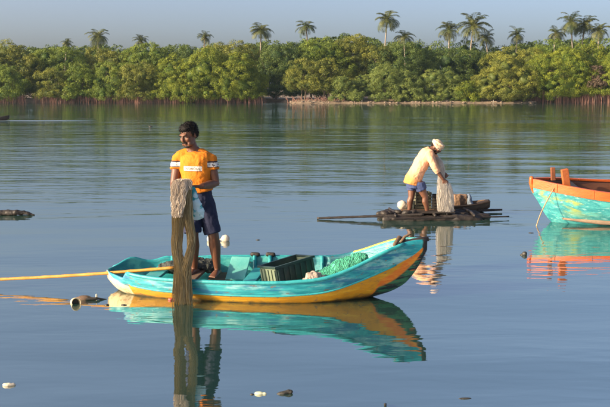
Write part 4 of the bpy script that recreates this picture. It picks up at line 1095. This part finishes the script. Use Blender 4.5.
MB().box((.02, .20, .78), (.07, .06, .22), (0, -.08, .1)).build('mooring_post', mat('dark_red_post', (.16, .05, .02), .6, (.24, .08, .03)), rboat, bevel=.006)
MB().box((.32, 0, .60), (.10, .95, .05)).build('fore_beam', DWOOD, rboat, bevel=.005)
MB().box((1.35, 0, .52), (.22, 1.42, .035)).build('thwart', BWOOD, rboat, bevel=.005)
MB().box((2.7, 0, .50), (.22, 1.5, .035)).build('thwart', BWOOD, rboat, bevel=.005)
KEEL = mat('brown_rubbing_board', (.13, .085, .055), .8, (.24, .17, .11), 6, .3, .008, 25, stretch=(.5, 3, 3))
def hull_y(st_, u, z):
    b, zr, bb, zb = [cubic(st_[:, 0], st_[:, j], u) for j in (1, 2, 3, 4)]; P = [(b, zr), (b * .985, zr - (zr - zb) * .5), (bb * 1.12, zb + .01), (0, zb)]
    best = b
    for k in range(60):
        t = k / 59; w4 = ((1-t)**3, 3*(1-t)**2*t, 3*(1-t)*t*t, t**3)
        if sum(w4[i] * P[i][1] for i in range(4)) <= z: return sum(w4[i] * P[i][0] for i in range(4))
    return best
for k in range(9):
    y0 = -.66 + k * .147; us_ = [.30 + j * .1 for j in range(41)]; ok = [u for u in us_ if hull_y(st, u, .30) - .05 > max(abs(y0), abs(y0 + .14))]
    if ok: MB().box(((ok[0] + ok[-1]) / 2, y0 + .07, .30), (ok[-1] - ok[0], .138, .025)).build('deck_plank', BWOOD, rboat, bevel=.004)
pts = []
for k in range(30):
    u = .12 + k * .14; z = .105 - .01 * min(k, 6) / 6; pts.append((u, -(hull_y(st, u, z) + .012), z))
MB().tube(pts, [(.028, .016 + .026 * min(1, k / 4)) for k in range(30)], 8, ref=(0, 1, 0)).build('rubbing_board', KEEL, rboat, True)
bpy.context.view_layer.update(); RM = rboat.matrix_world.copy()
ROPE = mat('thin_rope', (.40, .27, .14), .8, (.28, .18, .09), 30)
a = RM @ Vector((-.05, -.30, .64)); b = on_z(536.5, 226)
pts = [a.lerp(b, t) + Vector((-.05 * math.sin(math.pi * t) , 0, -.06 * math.sin(math.pi * t))) for t in [k / 12 for k in range(13)]] + [b + Vector((0, 0, -.2))]
tag(MB().tube([p - a for p in pts], .009, 6).build('mooring_rope', ROPE, None, True, loc=a), 'thin rope running from the orange boat\'s bow down into the water', 'rope')

# ------------------------------------------------------------------ things afloat
def floater(name, label, cat, px, py, pieces, m, vox=.006, disp=((.04, .012),), dz=0.0, group=None):
    o = lump(name, label, cat, m, pieces, vox, list(disp), on_z(px, py) + Vector((0, 0, dz)))
    if group: o['group'] = group
    return o
DK = mat('dark_debris', (.02, .018, .015), .55, (.05, .045, .035), 12, .3, .004, 30)
CRM = mat('cream_plastic', (.66, .56, .34), .5, (.50, .40, .22), 10, .3)
# cut plastic can and the stick drifting with it
cp = on_z(75, 302.5); can = thing('plastic_can', 'cut open cream plastic can floating left of the canoe', 'can', cp, (math.radians(78), math.radians(12), math.radians(20)))
n_ = 16; R = []
for (r, z) in ((.030, -.012), (.050, -.012), (.050, .09), (.043, .09), (.036, .02), (.001, .02)):
    R.append([Vector((r * math.cos(2 * math.pi * j / n_), r * math.sin(2 * math.pi * j / n_), z)) for j in range(n_)])
MB().rings(R, cap=False).build('wall', CRM, can, True)
MB().rings([[Vector((q_ * math.cos(2 * math.pi * j / n_), q_ * math.sin(2 * math.pi * j / n_), z)) for j in range(n_)] for q_, z in ((.038, .021), (.030, .026), (.002, .026))]).build('dark_inside', DK, can, True)
floater('debris_clump', 'brown weed clump drifting right behind the cream can', 'debris', 84, 299.5, [((0, 0, .01), (.08, .05, .035), None), ((.07, .01, .005), (.06, .03, .02), None), ((-.05, .02, 0), (.05, .04, .03), None)], BWOOD)
tag(MB().tube([on_z(86, 299.3, .012), on_z(96, 298.2, .02), on_z(107, 299.5, -.004)], [.014, .013, .006], 7).build('drift_stick', DK), 'thin dark stick drifting beside the cream can', 'stick')
floater('white_cap', 'tiny white cap stuck on the drifting stick', 'cap', 96.5, 298.6, [((0, 0, .025), (.012, .012, .03), None)], WHT, .004, ())
floater('drift_bit', 'small dark bit afloat right of the cream can', 'debris', 107, 305, [((0, 0, 0), (.03, .02, .014), None)], DK)
floater('drift_bit', 'small dark bit afloat below the canoe\'s cream quarter', 'debris', 124, 305, [((0, 0, 0), (.035, .02, .012), None)], DK)
RED = mat('red_plastic', (.45, .05, .03), .5, (.30, .06, .04), 10)
floater('plastic_scrap', 'small red scrap afloat at the foot of the hanging net', 'scrap', 171, 300, [((0, 0, .006), (.035, .025, .02), None), ((.03, 0, .004), (.02, .02, .014), None)], RED)
floater('sandal', 'dark almond-shaped sole afloat at bottom centre', 'debris', 284, 393.5, [((0, 0, .005), (.062, .022, .016), (0, -.15, .2)), ((.035, .006, .012), (.03, .018, .016), None)], DK, .004)
floater('plastic_bottle', 'small pale and green bottle half sunk at bottom centre', 'bottle', 259, 394, [((0, 0, .004), (.035, .016, .016), None), ((.04, 0, .002), (.018, .012, .012), None)], mat('pale_green_plastic', (.45, .50, .28), .4, (.65, .62, .45), 14), .004, ())
floater('drift_bit', 'tiny dark bit left of the half sunk bottle', 'debris', 252, 394.5, [((0, 0, 0), (.016, .012, .008), None)], DK, .003, ())
floater('foam_scrap', 'white foam scrap afloat at the lower left edge', 'scrap', 8, 385.5, [((0, 0, .006), (.045, .02, .016), None), ((.03, .01, .004), (.025, .018, .012), None)], WHT, .005)
tag(MB().tube([on_z(384.5, 408, -.05), on_z(385.5, 404, .02), on_z(384.5, 404, .045)], [.010, .009, .005], 7).build('drift_stick', DK), 'dark stick end poking up at the bottom edge right of centre', 'stick')
floater('drift_bit', 'flat dark leaf afloat at the bottom right of centre', 'leaf', 465, 398.5, [((0, 0, 0), (.05, .016, .007), (0, 0, .1))], DK, .004, ())
floater('net_float', 'small dark float just below the orange boat\'s rope', 'float', 524.5, 255, [((0, 0, .015), (.035, .035, .035), None), ((-.03, 0, 0), (.03, .03, .02), None)], DK)
floater('drift_bit', 'small dark bit floating between canoe and raft', 'debris', 258, 240, [((0, 0, 0), (.035, .02, .012), None)], DK)
floater('drift_bit', 'small dark bit near the orange boat\'s waterline at right', 'debris', 531, 233, [((0, 0, 0), (.045, .02, .010), None)], DK)
floater('net_float', 'white float showing left of the standing fisherman\'s calf', 'float', 210.5, 241, [((0, 0, .03), (.055, .055, .06), None)], WHT, .01, ())
floater('net_float', 'white float with brown top right of the standing fisherman\'s calf', 'float', 225.5, 241, [((0, 0, .035), (.065, .055, .06), None), ((-.12, 0, .02), (.10, .015, .015), None)], WHT, .01, ())
# dark log at the left edge
lg = on_z(-12, 215.2)
pts = [Vector((0, 0, .0)), Vector((.25, .02, .035)), Vector((.5, .0, .05)), Vector((.66, .02, .035)), Vector((.82, 0, .01))]
lo_ = MB().tube(pts, [(.07, .05), (.075, .055), (.065, .05), (.05, .035), (.02, .012)], 10, round_ends=True).build('drift_log', DWOOD); bake(lo_, .012, 1, [(.1, .04), (.03, .012)]); lo_.location = lg
tag(lo_, 'dark waterlogged log lying at the left edge', 'log')
# distant canoe at the left edge and a cormorant far out
fc = thing('dugout_canoe', 'tiny dark canoe far off at the left edge trailing a pale wake', 'boat', on_z(-22, 120.3), (0, 0, 0))
hull('hull', [(0, .1, .35, .05, .0), (.5, .35, .28, .2, -.1), (1.2, .38, .26, .22, -.1), (1.8, .28, .28, .14, -.06), (2.3, .05, .38, .02, .1)], 8, 20, .03, fc, DWOOD)
bd = thing('waterbird', 'tiny dark waterbird afloat far behind the standing fisherman', 'bird', on_z(150.5, 127.0)); bd.scale = (.38, .38, .38)
o = MB().ell((0, 0, .08), (.26, .12, .11)).tube([(-.2, 0, .1), (-.27, 0, .3), (-.30, 0, .36)], [.05, .04, .05], 8, round_ends=True).tube([(-.30, 0, .36), (-.42, 0, .35)], [.025, .008], 6).tube([(.2, 0, .1), (.38, 0, .16)], [.07, .02], 6).build('body', DK, bd); bake(o, .02, 1)

# ------------------------------------------------------------------ morning haze over the lagoon
hm = bpy.data.materials.new('haze'); hm.use_nodes = True; hn = hm.node_tree; hn.nodes.remove(hn.nodes['Principled BSDF'])
pv = hn.nodes.new('ShaderNodeVolumePrincipled'); pv.inputs['Color'].default_value = (.55, .78, 1.0, 1); pv.inputs['Density'].default_value = .00013; pv.inputs['Anisotropy'].default_value = .2
hn.links.new(pv.outputs[0], hn.nodes['Material Output'].inputs['Volume'])
tag(MB().box((0, 2985, 9.4), (8200, 6300, 24)).build('haze', hm), 'thin pale morning haze over the lagoon', None, kind='stuff')
